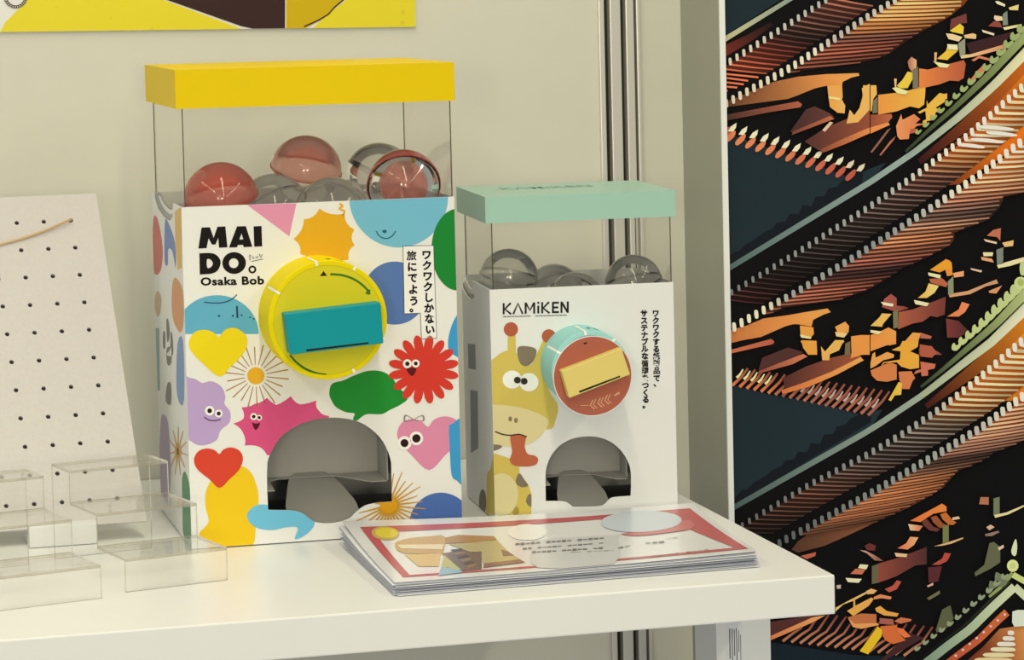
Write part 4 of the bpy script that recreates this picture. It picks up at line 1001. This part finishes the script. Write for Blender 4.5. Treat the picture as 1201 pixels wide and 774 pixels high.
D('printed_purple_cloud', [sm(zd([(30, 138), (70, 138), (92, 143), (115, 156), (150, 150), (185, 170), (199, 205), (196, 232), (217, 262), (214, 300), (182, 328), (170, 360), (140, 378), (100, 382), (60, 358), (30, 340)]), 4)], (190, 160, 196))
eyes([(*zd([(142, 257)])[0], 5.6, 2.8), (*zd([(175, 267)])[0], 4.6, 2.4)], 2)
D('printed_mouth', [stroke(sm(zd([(122, 280), (140, 291), (160, 293), (182, 289)]), 4, False), 1.3)], (86, 50, 80), 2)
pb = zd([(228, 303), (265, 285), (258, 245), (305, 232), (350, 210), (385, 236), (437, 204), (470, 234), (530, 220), (540, 258), (577, 277), (560, 330), (480, 420), (400, 430), (350, 418), (322, 388), (270, 383), (262, 335)]); pbs = []
for i in range(len(pb)):
    a, b = pb[i], pb[(i + 1) % len(pb)]; mx, my = lerp((a[0] + b[0]) / 2, 325, .08), lerp((a[1] + b[1]) / 2, 502, .08)
    for t in (0, .33, .66): pbs.append(tuple((1 - t) ** 2 * a[q] + 2 * t * (1 - t) * (mx, my)[q] + t * t * b[q] for q in (0, 1)))
D('printed_pink_burst', [pbs], (216, 80, 122))
eyes([(*zd([(302, 278)])[0], 4.0, 2.2), (*zd([(322, 282)])[0], 3.2, 1.9)], 2)
D('printed_mouth', [sm(zd([(296, 300), (310, 304), (325, 301), (316, 322), (306, 325)]), 3)], (88, 14, 34), 2)
D('printed_red_heart', [sm(zd([(178, 537), (140, 505), (98, 470), (85, 435), (100, 405), (130, 394), (160, 400), (177, 414), (192, 398), (220, 390), (250, 402), (263, 430), (250, 470), (215, 505)]), 4)], (218, 68, 44), 3)
D('printed_yellow_shape', [sm(zd([(265, 460), (300, 495), (320, 570), (310, 660), (300, 745), (250, 752), (205, 756), (150, 730), (103, 706), (138, 662), (126, 600), (132, 540), (165, 490), (215, 462)]), 4)], (240, 196, 24), 2)
D('printed_blue_bubble', [sm(zd([(278, 632), (305, 603), (345, 598), (390, 612), (440, 616), (490, 628), (524, 660), (500, 700), (452, 724), (462, 682), (420, 680), (370, 690), (320, 684), (288, 664)]), 4)], (112, 188, 208), 3)
# title lettering
D('title_letter', [zb([(148, 156), (188, 154), (206, 205), (224, 152), (262, 150), (272, 250), (232, 252), (228, 205), (215, 236), (198, 237), (182, 207), (172, 254), (133, 256)])], (18, 11, 11), 2)
D('title_letter', [zb([(318, 150), (360, 149), (391, 247), (350, 249), (346, 238), (322, 239), (318, 250), (279, 251)]), zb([(329, 213), (339, 184), (348, 212)])], (18, 11, 11), 2)
D('title_letter', [zb([(397, 150), (435, 148), (438, 245), (400, 247)])], (18, 11, 11), 2)
D('title_letter', [sm(zb([(138, 281), (139, 279), (185, 277), (215, 284), (235, 305), (239, 328), (228, 357), (200, 375), (142, 380), (140, 379)]), 3), sm(zb([(174, 309), (190, 308), (202, 325), (195, 343), (176, 348)]), 3)], (18, 11, 11), 2)
D('title_letter', [circ(*zb([(304, 325)])[0], 13.8, 12.8, 30), circ(*zb([(302, 326)])[0], 5.6, 5.8, 20)], (18, 11, 11), 2)
D('title_mark', [circ(*zb([(391, 356)])[0], 4.7, 4.6, 20), circ(*zb([(391, 356)])[0], 2.5, 2.5, 16)], (18, 11, 11), 2)
D('title_scribble', [stroke(zb([(374, 292), (386, 290)]), .9), stroke(zb([(378, 285), (380, 312)]), .9), stroke(zb([(392, 294), (394, 304), (400, 298)]), .9), stroke(zb([(406, 296), (414, 300), (418, 292)]), .9), stroke(zb([(424, 282), (432, 300), (438, 284)]), .9), stroke(zb([(386, 318), (442, 306)]), .7)], (50, 40, 38), 2)
D('name_lettering', None, None, 2, mesh=lettering('Osaka Bob', zb([(143, 394), (446, 386), (448, 428), (144, 434)]), .035, 1.08), material=M_black)
# artwork wrapped on the left side
sd = lambda pts: tile(165, 215, 3.686, pts); se = lambda pts: tile(175, 410, 3.365, pts)
b1.side_decal('printed_red_shape', [sm(sd([(55, 160), (75, 165), (95, 280), (90, 370), (70, 400), (55, 360)]), 4)], (206, 118, 108))
b1.side_decal('printed_blue_shape', [sm(sd([(105, 175), (118, 172), (148, 260), (152, 370), (138, 300), (120, 290), (118, 355), (104, 340)]), 4)], (126, 140, 178))
b1.side_decal('printed_orange_shape', [sd([(148, 128), (176, 104), (178, 370), (160, 380), (150, 260)])], (226, 184, 106))
b1.side_decal('printed_orange_shape', [sm(sd([(135, 500), (140, 430), (155, 415), (182, 470), (186, 600), (170, 650), (140, 590)]), 4)], (216, 156, 108))
b1.side_decal('printed_tan_shape', [sm(sd([(60, 520), (72, 470), (90, 500), (85, 560), (72, 580)]), 4)], (208, 178, 146))
b1.side_decal('printed_teal_shape', [sd([(62, 630), (80, 630), (84, 900), (66, 900)])], (150, 178, 176))
b1.side_decal('printed_figures', [sm(sd([(112, 600), (120, 596), (126, 660), (116, 690)]), 3), sm(sd([(98, 650), (106, 650), (106, 715), (98, 712)]), 3), sm(sd([(130, 655), (136, 655), (140, 745), (110, 745), (128, 720)]), 3), sm(se([(70, 0), (88, 0), (86, 60), (72, 60)]), 3), sm(se([(72, 140), (86, 140), (86, 220), (66, 205)]), 3)], (130, 124, 114), 2)
b1.side_decal('printed_blue_shape', [sm(se([(112, -20), (134, -30), (138, 200), (120, 215), (108, 150)]), 3)], (132, 156, 186))
b1.side_decal('printed_purple_shape', [sm(se([(45, 300), (60, 262), (78, 320), (82, 560), (40, 560)]), 4)], (184, 166, 180))
tc = se([(114, 405)])[0]
b1.side_decal('printed_sunburst', [stroke([tc, (tc[0] + 11 * math.cos(a), tc[1] + 30 * math.sin(a))], 2.2, .7) for a in [2 * PI * (i + .3) / 11 for i in range(11)]][:1] + [circ(tc[0], tc[1], 4, 9, 14)], (206, 164, 96))
for i in range(11):
    a = 2 * PI * (i + .3) / 11
    b1.side_decal('printed_ray', [stroke([tc, (tc[0] + 11 * math.cos(a), tc[1] + 29 * math.sin(a))], 2.2, .7)], (206, 164, 96), 2)
b1.side_decal('printed_green_shape', [sm(se([(130, 520), (140, 485), (155, 520), (165, 600), (168, 735), (136, 738), (132, 620)]), 4)], (96, 142, 104))
# dial
f1, vf1 = dial(b1, b1.front(371.4, 368.8), 0.0512, 0.058, M_yellow_dial, M_yellow_face, [(334.5, 370), (446.5, 356.5), (450, 404), (341, 417.5)], 0.020, M_teal, drum_strips=[math.radians(a_) for a_ in (100, 149, 61, -21, -65)])
y1 = lambda pts: tile(290, 290, 4.556, pts)
face_print(b1, f1, vf1, 'printed_pointer', [y1([(388, 160), (408, 133), (427, 158)])], (40, 30, 20))
face_print(b1, f1, vf1, 'printed_arrow', [stroke(sm(y1([(443, 150), (500, 154), (560, 172), (610, 203), (648, 240)]), 4, False), 2.6), y1([(640, 258), (658, 258), (657, 228), (630, 250)])], (66, 120, 30))
face_print(b1, f1, vf1, 'printed_arrow', [stroke(sm(y1([(420, 688), (370, 680), (310, 655), (262, 620), (228, 582)]), 4, False), 3.0, 2.4), y1([(424, 680), (424, 697), (404, 689)])], (60, 112, 28))

def drum_mark(B, cpx, r, depth, a0, a1, t0, t1, rgb):
    vs = []
    for i in range(5):
        a_ = math.radians(lerp(a0, a1, i / 4))
        for t in (t0, t1): vs.append(B.L(cpx[0] + (r + .0002) * math.cos(a_), B.e - depth * t, cpx[1] + (r + .0002) * math.sin(a_)))
    return mesh_obj('drum_mark', vs, [(2 * i, 2 * i + 1, 2 * i + 3, 2 * i + 2) for i in range(4)], ink(rgb), B.root)
c1 = b1.front(371.4, 368.8)
drum_mark(b1, c1, .0512, .058, 84, 88, .72, .82, (50, 40, 24)); drum_mark(b1, c1, .0512, .058, 62, 80, .86, .89, (90, 80, 24))

# capsules behind the clear sleeve of the large box
def capsule(B, label, u, v, z, r, rot, m_top, m_bot, group):
    w = B.world(u, v, z)
    t = thing('toy_capsule', label, 'capsule', (w.x, w.y, w.z - r * .97), 0, group)
    R = Matrix.Rotation(rot[2], 3, 'Z') @ Matrix.Rotation(rot[1], 3, 'Y') @ Matrix.Rotation(rot[0], 3, 'X')
    n = 40; off = Vector((0, 0, r * .97))
    for nm, sgn, mm, rr in (('upper_shell', 1, m_top, r), ('lower_shell', -1, m_bot, r * .975)):
        prof = []
        for i in range(13):
            a = PI / 2 * i / 12; k = math.sin(a); prof.append((max(rr * math.cos(a), .00005), sgn * rr * (0.97 * k)))
        prof = [(rr, -sgn * r * .05)] + prof
        vs, fs = lathe(prof, n)
        mesh_obj(nm, [R @ Vector(q) + off for q in vs], fs, mm, t, True)
    vs, fs = lathe([(r * 1.0, -r * .035), (r * 1.022, -r * .03), (r * 1.022, r * .03), (r * 1.0, r * .035)], n)
    mesh_obj('seam_ring', [R @ Vector(q) + off for q in vs], fs, m_top, t, True)
    return t
G1 = 'capsules in the large box'; r1 = 0.0325
capsule(b1, 'red capsule at the left front corner of the yellow-lidded box', .0426, .045, .3024, r1, (.25, -.18, 0), M_capred, M_capclear, G1)
capsule(b1, 'pink capsule topmost in the middle of the yellow-lidded box', .1346, .14, .3188, r1, (.32, .12, 0), M_cappink, M_capclear, G1)
capsule(b1, 'red-backed capsule with its clear half turned forward, right in the yellow-lidded box', .2066, .047, .3072, r1, (-1.05, .22, 0), M_capred, M_cappale, G1)
capsule(b1, 'clear capsule lowest in the front middle of the yellow-lidded box', .1413, .045, .2849, r1, (.9, .2, 0), M_capclear, M_capclear, G1)
capsule(b1, 'clear brownish capsule between the red and pink ones in the yellow-lidded box', .0955, .092, .2875, r1, (.3, -.5, 0), M_capgrey, M_capclear, G1)
capsule(b1, 'faint clear capsule at the back, left of the red-backed one', .205, .15, .309, r1, (.1, .5, 0), M_capclear, M_capclear, G1)

# ------------------------------------------------------------------ small box
b2 = Box('capsule_box', 'small white capsule box with mint lid, mint dial and giraffe picture', -0.20276, 0.34186, -0.06222, 0.17463, 0.15759, 0.02379, 0.29378, 0.00257, 0.2101, GB)
z8 = lambda pts: tile(620, 500, 7.036, pts)
arch2 = z8([(142, 626), (140, 500), (140, 400)]) + sm(z8([(140, 400), (150, 335), (190, 245), (260, 165), (350, 115), (440, 95), (540, 93), (640, 118), (730, 175), (800, 260), (835, 340), (846, 410)]), 3, False)[1:] + z8([(846, 500), (843, 582)]) + \
    sm(z8([(760, 588), (690, 596), (655, 620), (620, 655), (570, 668), (450, 672), (370, 672), (345, 655), (315, 635), (280, 627), (200, 625)]), 3, False)
notch2 = tile(530, 310, 11.06, [(95, 180), (105, 240), (140, 330), (190, 420), (235, 462), (280, 462), (290, 430), (270, 330), (260, 180), (255, 60), (95, 60)])
build_shell(b2, arch2, notch2, M_mint, 0.1672, 0.042, 0.0335)
E2 = b2.decal
zg = lambda pts: tile(570, 345, 3.6, pts); zh = lambda pts: tile(550, 540, 8.0, pts)
GY, GC, GB_, GR = (216, 190, 88), (228, 210, 148), (132, 118, 92), (184, 94, 62)
E2('giraffe_body', [zh([(150, -60), (232, -60), (380, -10), (470, 20), (475, 130), (520, 190), (560, 245), (590, 330), (585, 520), (150, 520)])], GY, 1)
E2('giraffe_belly', [circ(*zh([(310, 330)])[0], 19, 25, 30)], GC, 2)
E2('giraffe_patch', [sm(zh([(440, 200), (455, 150), (480, 132), (520, 190), (556, 245), (500, 262), (450, 235)]), 3)], GB_, 2)
E2('giraffe_patch', [sm(zh([(535, 390), (555, 335), (582, 330), (584, 440), (555, 430)]), 3)], GB_, 2)
E2('giraffe_patch', [sm(zh([(410, 490), (440, 440), (470, 470), (460, 520), (420, 520)]), 3)], (176, 150, 60), 2)
E2('giraffe_horn', [zg([(92, 175), (125, 178), (128, 300), (90, 300)])], GY, 1)
E2('giraffe_horn', [zg([(240, 200), (275, 215), (240, 310), (190, 310)])], GY, 1)
E2('giraffe_horn_tip', [circ(*zg([(105, 153)])[0], 8.4, 8.4, 24)], GR, 2)
E2('giraffe_horn_tip', [circ(*zg([(265, 182)])[0], 8.2, 8.2, 24)], GR, 2)
E2('giraffe_head', [sm(zg([(-20, 300), (20, 285), (60, 255), (92, 243), (128, 250), (150, 300), (185, 305), (205, 285), (225, 262), (240, 330), (270, 420), (304, 475), (292, 540), (262, 575), (100, 560), (-20, 540)]), 4)], GY, 2)
E2('giraffe_forelock', [sm(zg([(133, 232), (170, 224), (212, 238), (203, 280), (183, 303), (160, 308), (140, 288)]), 4)], GB_, 3)
E2('giraffe_muzzle', [sm(zg([(-20, 482), (60, 472), (130, 480), (200, 500), (262, 535), (245, 585), (195, 630), (130, 650), (60, 642), (-20, 615)]), 4)], GC, 3)
E2('giraffe_eyes', [circ(*zg([(110, 365)])[0], 11.2, 10.6, 30)], (246, 242, 230), 3)
E2('giraffe_eyes', [circ(*zg([(181, 376)])[0], 11.2, 10.8, 30)], (246, 242, 230), 3)
E2('giraffe_pupils', [circ(*zg([(132, 367)])[0], 4, 4, 16)], (50, 44, 30), 4)
E2('giraffe_pupils', [circ(*zg([(161, 372)])[0], 4, 4, 16)], (50, 44, 30), 4)
E2('giraffe_nostrils', [circ(*zg([(102, 531)])[0], 2.2, 3, 12), circ(*zg([(126, 537)])[0], 2.2, 3, 12)], (140, 124, 86), 4)
E2('giraffe_tongue', [sm(zg([(104, 600), (165, 603), (163, 645), (175, 678), (205, 686), (220, 700), (210, 724), (170, 732), (118, 727), (100, 705), (110, 668)]), 4)], (194, 102, 66), 4)
E2('giraffe_mouth', [stroke(sm(zg([(38, 584), (70, 596), (105, 600), (140, 596), (172, 607)]), 4, False), 1.5)], (54, 46, 34), 5)
E2('giraffe_patch', [sm(zg([(25, 640), (60, 642), (68, 650), (40, 664), (25, 662)]), 3)], GB_, 4)
def letter(st_, i):
    for j, q_ in enumerate(st_): E2('brand_letter', [stroke([(589.5 + x, 370.0 - y - x * .026) for x, y in q_], 2.3)], (34, 30, 26), 2 + .25 * j)
H_ = 13.2
letter([[(1.2, 0), (1.2, H_)], [(9.5, H_), (2.6, 6.2), (10, 0)]], 0)
letter([[(12.5, 0), (18, H_ - .8), (23.5, 0)]], 1)
letter([[(27, 0), (27, H_)], [(27.2, H_ - .6), (32, 4.2), (36.8, H_ - .6)], [(37, 0), (37, H_)]], 2)
letter([[(41.8, 0), (41.8, 9.2)], [(41.8, 11.4), (41.8, 13.8)]], 3)
letter([[(46.4, 0), (46.4, H_)], [(54.4, H_), (47.6, 6.2), (55, 0)]], 4)
letter([[(59, 0), (59, H_)], [(59, H_ - 1.1), (66, H_ - 1.1)], [(59, 1.1), (66, 1.1)], [(59, 6.6), (65.2, 6.6)]], 5)
letter([[(69, 0), (69, H_)], [(69.2, H_ - .6), (76.2, .6)], [(76.4, 0), (76.4, H_)]], 6)
dsh = []
for i in range(16):
    if i in (7,): continue
    x = 590 + i * 4.7; dsh.append(fill([[(x, 372.2 - i * .12), (x + 4.1, 372.1 - i * .12), (x + 4.1, 373.1 - i * .12), (x, 373.2 - i * .12)]]))
E2('brand_tagline', None, None, 2, mesh=join(dsh), material=ink((90, 84, 74)))
ks = [350 + q / 5.53 for q in (103, 150, 195, 240, 288, 335, 380, 428, 475, 523, 557)]
column(b2, 'slogan_lettering', 'ワクワクする紙製品で、', 769, 0, 770.5, 0, 8.4, 8.6, 2, .05, ks)
ks = [350 + q / 5.53 for q in (103, 150, 197, 243, 288, 333, 380, 428, 475, 523, 570, 617, 662, 698)]
column(b2, 'slogan_lettering', 'サステナブルな循環をつくる。', 755.3, 0, 757.6, 0, 8.4, 8.6, 2, .05, ks)
# the picture wraps onto the left side
b2.side_decal('giraffe_body', [zh([(170, 130), (205, 90), (232, -60), (245, 520), (160, 520)])], GY)
b2.side_decal('giraffe_patch', [circ(*zh([(130, 400)])[0], 4.2, 15, 24)], (120, 108, 90), 2)
b2.side_decal('printed_text_block', [tile(530, 330, 2.766, [(52, 205), (76, 208), (78, 290), (54, 285)])], (150, 150, 144))
b2.side_decal('printed_text_block', [tile(530, 330, 2.766, [(60, 355), (84, 360), (86, 545), (62, 560)])], (150, 150, 144))
c2 = b2.front(678.4, 427); d2 = b2.front(695.0, 442.2, b2.e - .056)
f2, vf2 = dial(b2, c2, 0.0351, 0.054, M_mint_dial, M_brown, [(658.5, 436.5), (729.0, 409.6), (739.3, 440.6), (667.8, 468.4)], 0.012, M_tan, disc=(d2[0], d2[1], 0.0352, 0.0555, 0.0012), drum_strips=[math.radians(a_) for a_ in (97, 149, 50)])
# the open drum front behind the disc, and the disc's pale edge
vs, fs = lathe([(0.0001, .0535), (.0335, .0535), (.0340, .0520)], 48, 'y')
mesh_obj('dial_inner_card', [b2.L(c2[0] + x, b2.e + y, c2[1] + z) for x, y, z in vs], fs, M_cardback, b2.root)
vs, fs = lathe([(.0351, .0566), (.0357, .0566), (.0357, .0543), (.0351, .0543)], 64, 'y')
mesh_obj('disc_rim', [b2.L(d2[0] + x, b2.e + y, d2[1] + z) for x, y, z in vs], fs, M_card, b2.root)
y2 = lambda pts: tile(625, 370, 6.19, pts)
chev = []
for x, y in ((425, 655), (480, 640), (530, 620)):
    chev.append(stroke(y2([(x + 10, y - 35), (x - 8, y + 5), (x + 22, y + 32)]), 1.3)); chev.append(stroke(y2([(x + 32, y - 40), (x + 14, y + 0), (x + 40, y + 26)]), 1.1))
chev.append(stroke(y2([(345, 662), (405, 660)]), .8)); chev.append(stroke(y2([(590, 590), (628, 568)]), 1.4, 2.6))
face_print(b2, f2, vf2, 'printed_chevrons', chev, (226, 170, 126))
face_print(b2, f2, vf2, 'printed_pointer', [y2([(362, 206), (400, 200), (380, 220)])], (60, 26, 22))
drum_mark(b2, c2, .0351, .054, 82, 87, .52, .66, (40, 92, 84)); drum_mark(b2, c2, .0351, .054, 68, 76, .50, .60, (60, 120, 112)); drum_mark(b2, c2, .0351, .054, 56, 64, .44, .54, (60, 120, 112))
V_, F_ = lettering('KΛMiKEN', [(.032, .115), (.118, .115), (.118, .088), (.032, .088)], .012, 1.1)
mesh_obj('lid_lettering', [b2.L(a, b, b2.H + .00015) for a, b in V_], F_, ink((124, 160, 140)), b2.root)
G2 = 'capsules in the small box'; r2 = 0.0263
capsule(b2, 'large clear grey capsule at the left of the mint-lidded box', .0345, .08, .2145, r2 * 1.03, (.2, .15, 0), M_capgrey, M_capgrey, G2)
capsule(b2, 'clear grey capsule at the right end of the mint-lidded box', .1425, .036, .2090, r2, (.1, -.2, 0), M_capgrey, M_capgrey, G2)
capsule(b2, 'clear capsule low in the front middle of the mint-lidded box', .0895, .040, .1945, r2, (.8, .3, 0), M_capgrey, M_capclear, G2)
capsule(b2, 'clear capsule behind the middle one in the mint-lidded box', .0800, .098, .1975, r2, (.4, -.4, 0), M_capgrey, M_capclear, G2)

# ================================================================== stack of flyers
NS = 15
topc = [on_z(402, 612, .0205), on_z(812, 590.5, .0135), on_z(888, 647, .0125), on_z(463, 684, .0100)]      # BL BR FR FL of the top sheet
def sheet_pt(k, s, t, lift=0.0, jit=(0, 0, 0)):
    """s 0..1 left to right, t 0..1 back to front, k 0 bottom .. 1 top"""
    bl, br, fr, fl = topc
    p_ = (bl * (1 - s) + br * s) * (1 - t) + (fl * (1 - s) + fr * s) * t
    z = p_.z * (0.04 + 0.96 * k) - 0.0026 * k * math.sin(PI * s) * (1 - .6 * t) - .0024 * k * math.sin(PI * t) * (1 - s * .3)
    x = p_.x + jit[0] - jit[2] * (t - .5) * .25; y = p_.y + jit[1] + jit[2] * (s - .5) * .3
    return Vector((x, y, z + lift))
ORG = Vector((-0.2, 0.17, 0))
ords = ['lowest', 'second lowest', 'third lowest', 'fourth lowest', 'fifth lowest', 'sixth lowest', 'seventh lowest', 'middle', 'seventh', 'sixth', 'fifth', 'fourth', 'third', 'second', 'top']
J = {}
for i in range(NS):
    k = i / (NS - 1)
    J[i] = (random.uniform(-.0028, .0028), random.uniform(-.0024, .0024), random.uniform(-.012, .012)) if i < NS - 1 else (0, 0, 0)
    if i == 0: J[i] = (0.002, -.0055, .006)
    if i == 1: J[i] = (-.0015, -.0035, .002)
def sheet(i, th=0.00022):
    k = i / (NS - 1); nx, ny = 24, 12; V, F = [], []
    for d in (0, 1):
        for b in range(ny + 1):
            for a in range(nx + 1):
                V.append(sheet_pt(k, a / nx, b / ny, .0004 + (th if d == 0 else 0), J[i]) - ORG)
    m_ = (nx + 1) * (ny + 1); idx = lambda a, b, d: d * m_ + b * (nx + 1) + a
    for b in range(ny):
        for a in range(nx):
            F.append((idx(a, b, 0), idx(a, b + 1, 0), idx(a + 1, b + 1, 0), idx(a + 1, b, 0))); F.append((idx(a, b, 1), idx(a + 1, b, 1), idx(a + 1, b + 1, 1), idx(a, b + 1, 1)))
    for a in range(nx):
        F.append((idx(a, 0, 0), idx(a + 1, 0, 0), idx(a + 1, 0, 1), idx(a, 0, 1))); F.append((idx(a, ny, 0), idx(a, ny, 1), idx(a + 1, ny, 1), idx(a + 1, ny, 0)))
    for b in range(ny):
        F.append((idx(0, b, 0), idx(0, b, 1), idx(0, b + 1, 1), idx(0, b + 1, 0))); F.append((idx(nx, b, 0), idx(nx, b + 1, 0), idx(nx, b + 1, 1), idx(nx, b, 1)))
    return V, F
M_sheet_top = mat('glossy_flyer', (240, 236, 226), 0.22, 0.5, coat=.3)
GF = 'flyers in the stack'
for i in range(NS - 1):
    V, F = sheet(i)
    lbl = 'white flyer sheet inside the stack below the red-bordered flyer'
    if i == 0: lbl = 'lowest white flyer sheet of the stack, jutting out onto the table'
    o = mesh_obj('flyer', [Vector(v) for v in V], F, M_paper2 if i % 3 == 1 else M_paper, None); o.location = ORG
    tag(o, lbl, 'flyer', GF)
topf = thing('flyer', 'top red-bordered flyer with food photos on the paper stack', 'flyer', ORG, 0, GF)
V, F = sheet(NS - 1); mesh_obj('flyer_sheet', V, F, M_sheet_top, topf)
# photograph pixel -> place on the sheet (projective map of the four corners)
def homog(q):
    (x0, y0), (x1, y1), (x2, y2), (x3, y3) = q
    dx1, dx2, dx3 = x1 - x2, x3 - x2, x0 - x1 + x2 - x3; dy1, dy2, dy3 = y1 - y2, y3 - y2, y0 - y1 + y2 - y3
    den = dx1 * dy2 - dx2 * dy1; g_ = (dx3 * dy2 - dx2 * dy3) / den; h_ = (dx1 * dy3 - dx3 * dy1) / den
    m_ = Matrix(((x1 - x0 + g_ * x1, x3 - x0 + h_ * x3, x0), (y1 - y0 + g_ * y1, y3 - y0 + h_ * y3, y0), (g_, h_, 1))).inverted()
    def f(px, py):
        v = m_ @ Vector((px, py, 1)); return (v.x / v.z, v.y / v.z)
    return f
st = homog([(402, 612), (812, 590.5), (888, 647), (463, 684)])
def fprint(name, shapes, rgb, layer, px=True, rough=.3):
    sh = [[st(*q) if px else q for q in s_] for s_ in shapes]
    V, F = fill(sh, [(.002, .002), (.998, .002), (.998, .998), (.002, .998)])
    bm = bmesh.new(); vv = [bm.verts.new((a, b, 0)) for a, b in V]
    for f in F:
        try: bm.faces.new([vv[i] for i in f])
        except ValueError: pass
    for q in range(1, 24): bmesh.ops.bisect_plane(bm, geom=list(bm.verts) + list(bm.edges) + list(bm.faces), plane_co=(q / 24, 0, 0), plane_no=(1, 0, 0))
    for q in range(1, 12): bmesh.ops.bisect_plane(bm, geom=list(bm.verts) + list(bm.edges) + list(bm.faces), plane_co=(0, q / 12, 0), plane_no=(0, 1, 0))
    for v in bm.verts: v.co = sheet_pt(1, v.co.x, v.co.y, .00062 + .00022 + .00012 * layer) - ORG
    me = bpy.data.meshes.new(name); bm.to_mesh(me); bm.free()
    o = bpy.data.objects.new(name, me); COL.objects.link(o); me.materials.append(mat('gloss_ink_%d_%d_%d' % rgb, rgb, .25, .5)); o.parent = topf
    return o
fr_out = [(.035, .10), (.965, .10), (.965, .93), (.035, .93)]
fprint('printed_red_frame', [[(.034, .10), (.975, .10), (.985, .945), (.034, .93)], [(.062, .24), (.10, .19), (.70, .17), (.78, .28), (.90, .42), (.955, .90), (.5, .905), (.055, .90)]], (196, 84, 86), 1, False)
zf = lambda pts: tile(390, 585, 4.804, pts); zi = lambda pts: tile(600, 585, 3.753, pts)
fprint('printed_yellow_oval', [circ(*zf([(328, 186)])[0], 18.5, 7.5, 30)], (210, 176, 90), 2)
fprint('printed_yellow_oval', [circ(*zf([(335, 184)])[0], 15, 5.6, 30)], (236, 214, 60), 3)
fprint('printed_photo', [sm(zf([(385, 238), (480, 208), (600, 196), (700, 195), (680, 300), (670, 290), (430, 292)]), 3)], (206, 166, 104), 2)
fprint('printed_photo', [zf([(400, 246), (690, 238), (680, 268), (420, 266)])], (240, 222, 180), 3)
fprint('printed_photo', [zf([(440, 300), (670, 290), (650, 370), (520, 372)])], (226, 194, 120), 2)
fprint('printed_photo', [zf([(675, 290), (920, 250), (915, 385), (790, 398)])], (126, 100, 82), 2)
fprint('printed_photo', [zf([(700, 200), (780, 184), (990, 188), (1010, 205), (900, 222), (700, 232)])], (186, 136, 80), 2)
fprint('printed_photo', [zf([(720, 235), (900, 222), (1010, 208), (1080, 280), (1170, 340), (930, 376), (915, 300)])], (196, 176, 118), 2)
fprint('printed_photo', [zf([(1035, 265), (1075, 275), (1110, 300), (1045, 305)])], (140, 100, 84), 3)
fprint('printed_photo', [zf([(930, 350), (1140, 325), (1175, 342), (925, 378)])], (150, 104, 84), 3)
fprint('printed_blue_shape', [zf([(668, 370), (760, 385), (800, 408), (640, 432)])], (150, 190, 200), 3)
fprint('printed_green_shape', [zf([(690, 300), (790, 395), (700, 385), (665, 368)])], (196, 190, 110), 3)
for i in range(6):
    fprint('printed_photo_detail', [zf([(730 + 18 * i, 268 + 20 * i), (800 + 16 * i, 260 + 19 * i), (812 + 15 * i, 268 + 19 * i), (745 + 18 * i, 280 + 20 * i)])], ((96, 74, 64), (160, 126, 98))[i % 2], 3)
fprint('printed_grey_shape', [sm(zi([(155, 210), (170, 165), (500, 145), (525, 160), (515, 280), (190, 295)]), 3)], (212, 208, 196), 2)
fprint('printed_pale_oval', [circ(*zi([(135, 130)])[0], 23, 9, 30)], (246, 242, 232), 2)
fprint('printed_pale_blue_oval', [circ(*zi([(608, 92)])[0], 43, 11.5, 40)], (208, 214, 210), 4)
fprint('printed_pink_shape', [sm(zi([(535, 140), (640, 128), (740, 100), (800, 90), (815, 125), (700, 142), (600, 150)]), 3)], (206, 110, 106), 3)
for r, (x0, y0, x1, y1, h, c) in enumerate(((85, 182, 470, 158, 9, (126, 122, 112)), (118, 203, 470, 180, 6, (120, 116, 106)), (160, 220, 470, 203, 9, (116, 112, 104)), (530, 205, 610, 188, 6, (130, 124, 114)), (640, 185, 720, 180, 7, (120, 114, 106)), (720, 168, 770, 162, 3, (150, 144, 134)), (670, 248, 900, 222, 3, (140, 132, 122)), (330, 222, 520, 215, 2, (150, 144, 134)))):
    n = int((x1 - x0) / 22); q = []
    for i in range(n):
        if (i * 7 + r * 3) % 6 == 5: continue
        a, b = lerp(x0, x1, i / n), lerp(x0, x1, (i + .82) / n); ya, yb = lerp(y0, y1, i / n), lerp(y0, y1, (i + .82) / n); hh = h * (.7 + .3 * math.sin(i * 2.3 + r))
        q.append(zi([(a, ya - hh / 2), (b, yb - hh / 2), (b, yb + hh / 2), (a, ya + hh / 2)]))
    fprint('printed_text_line', q, c, 5)
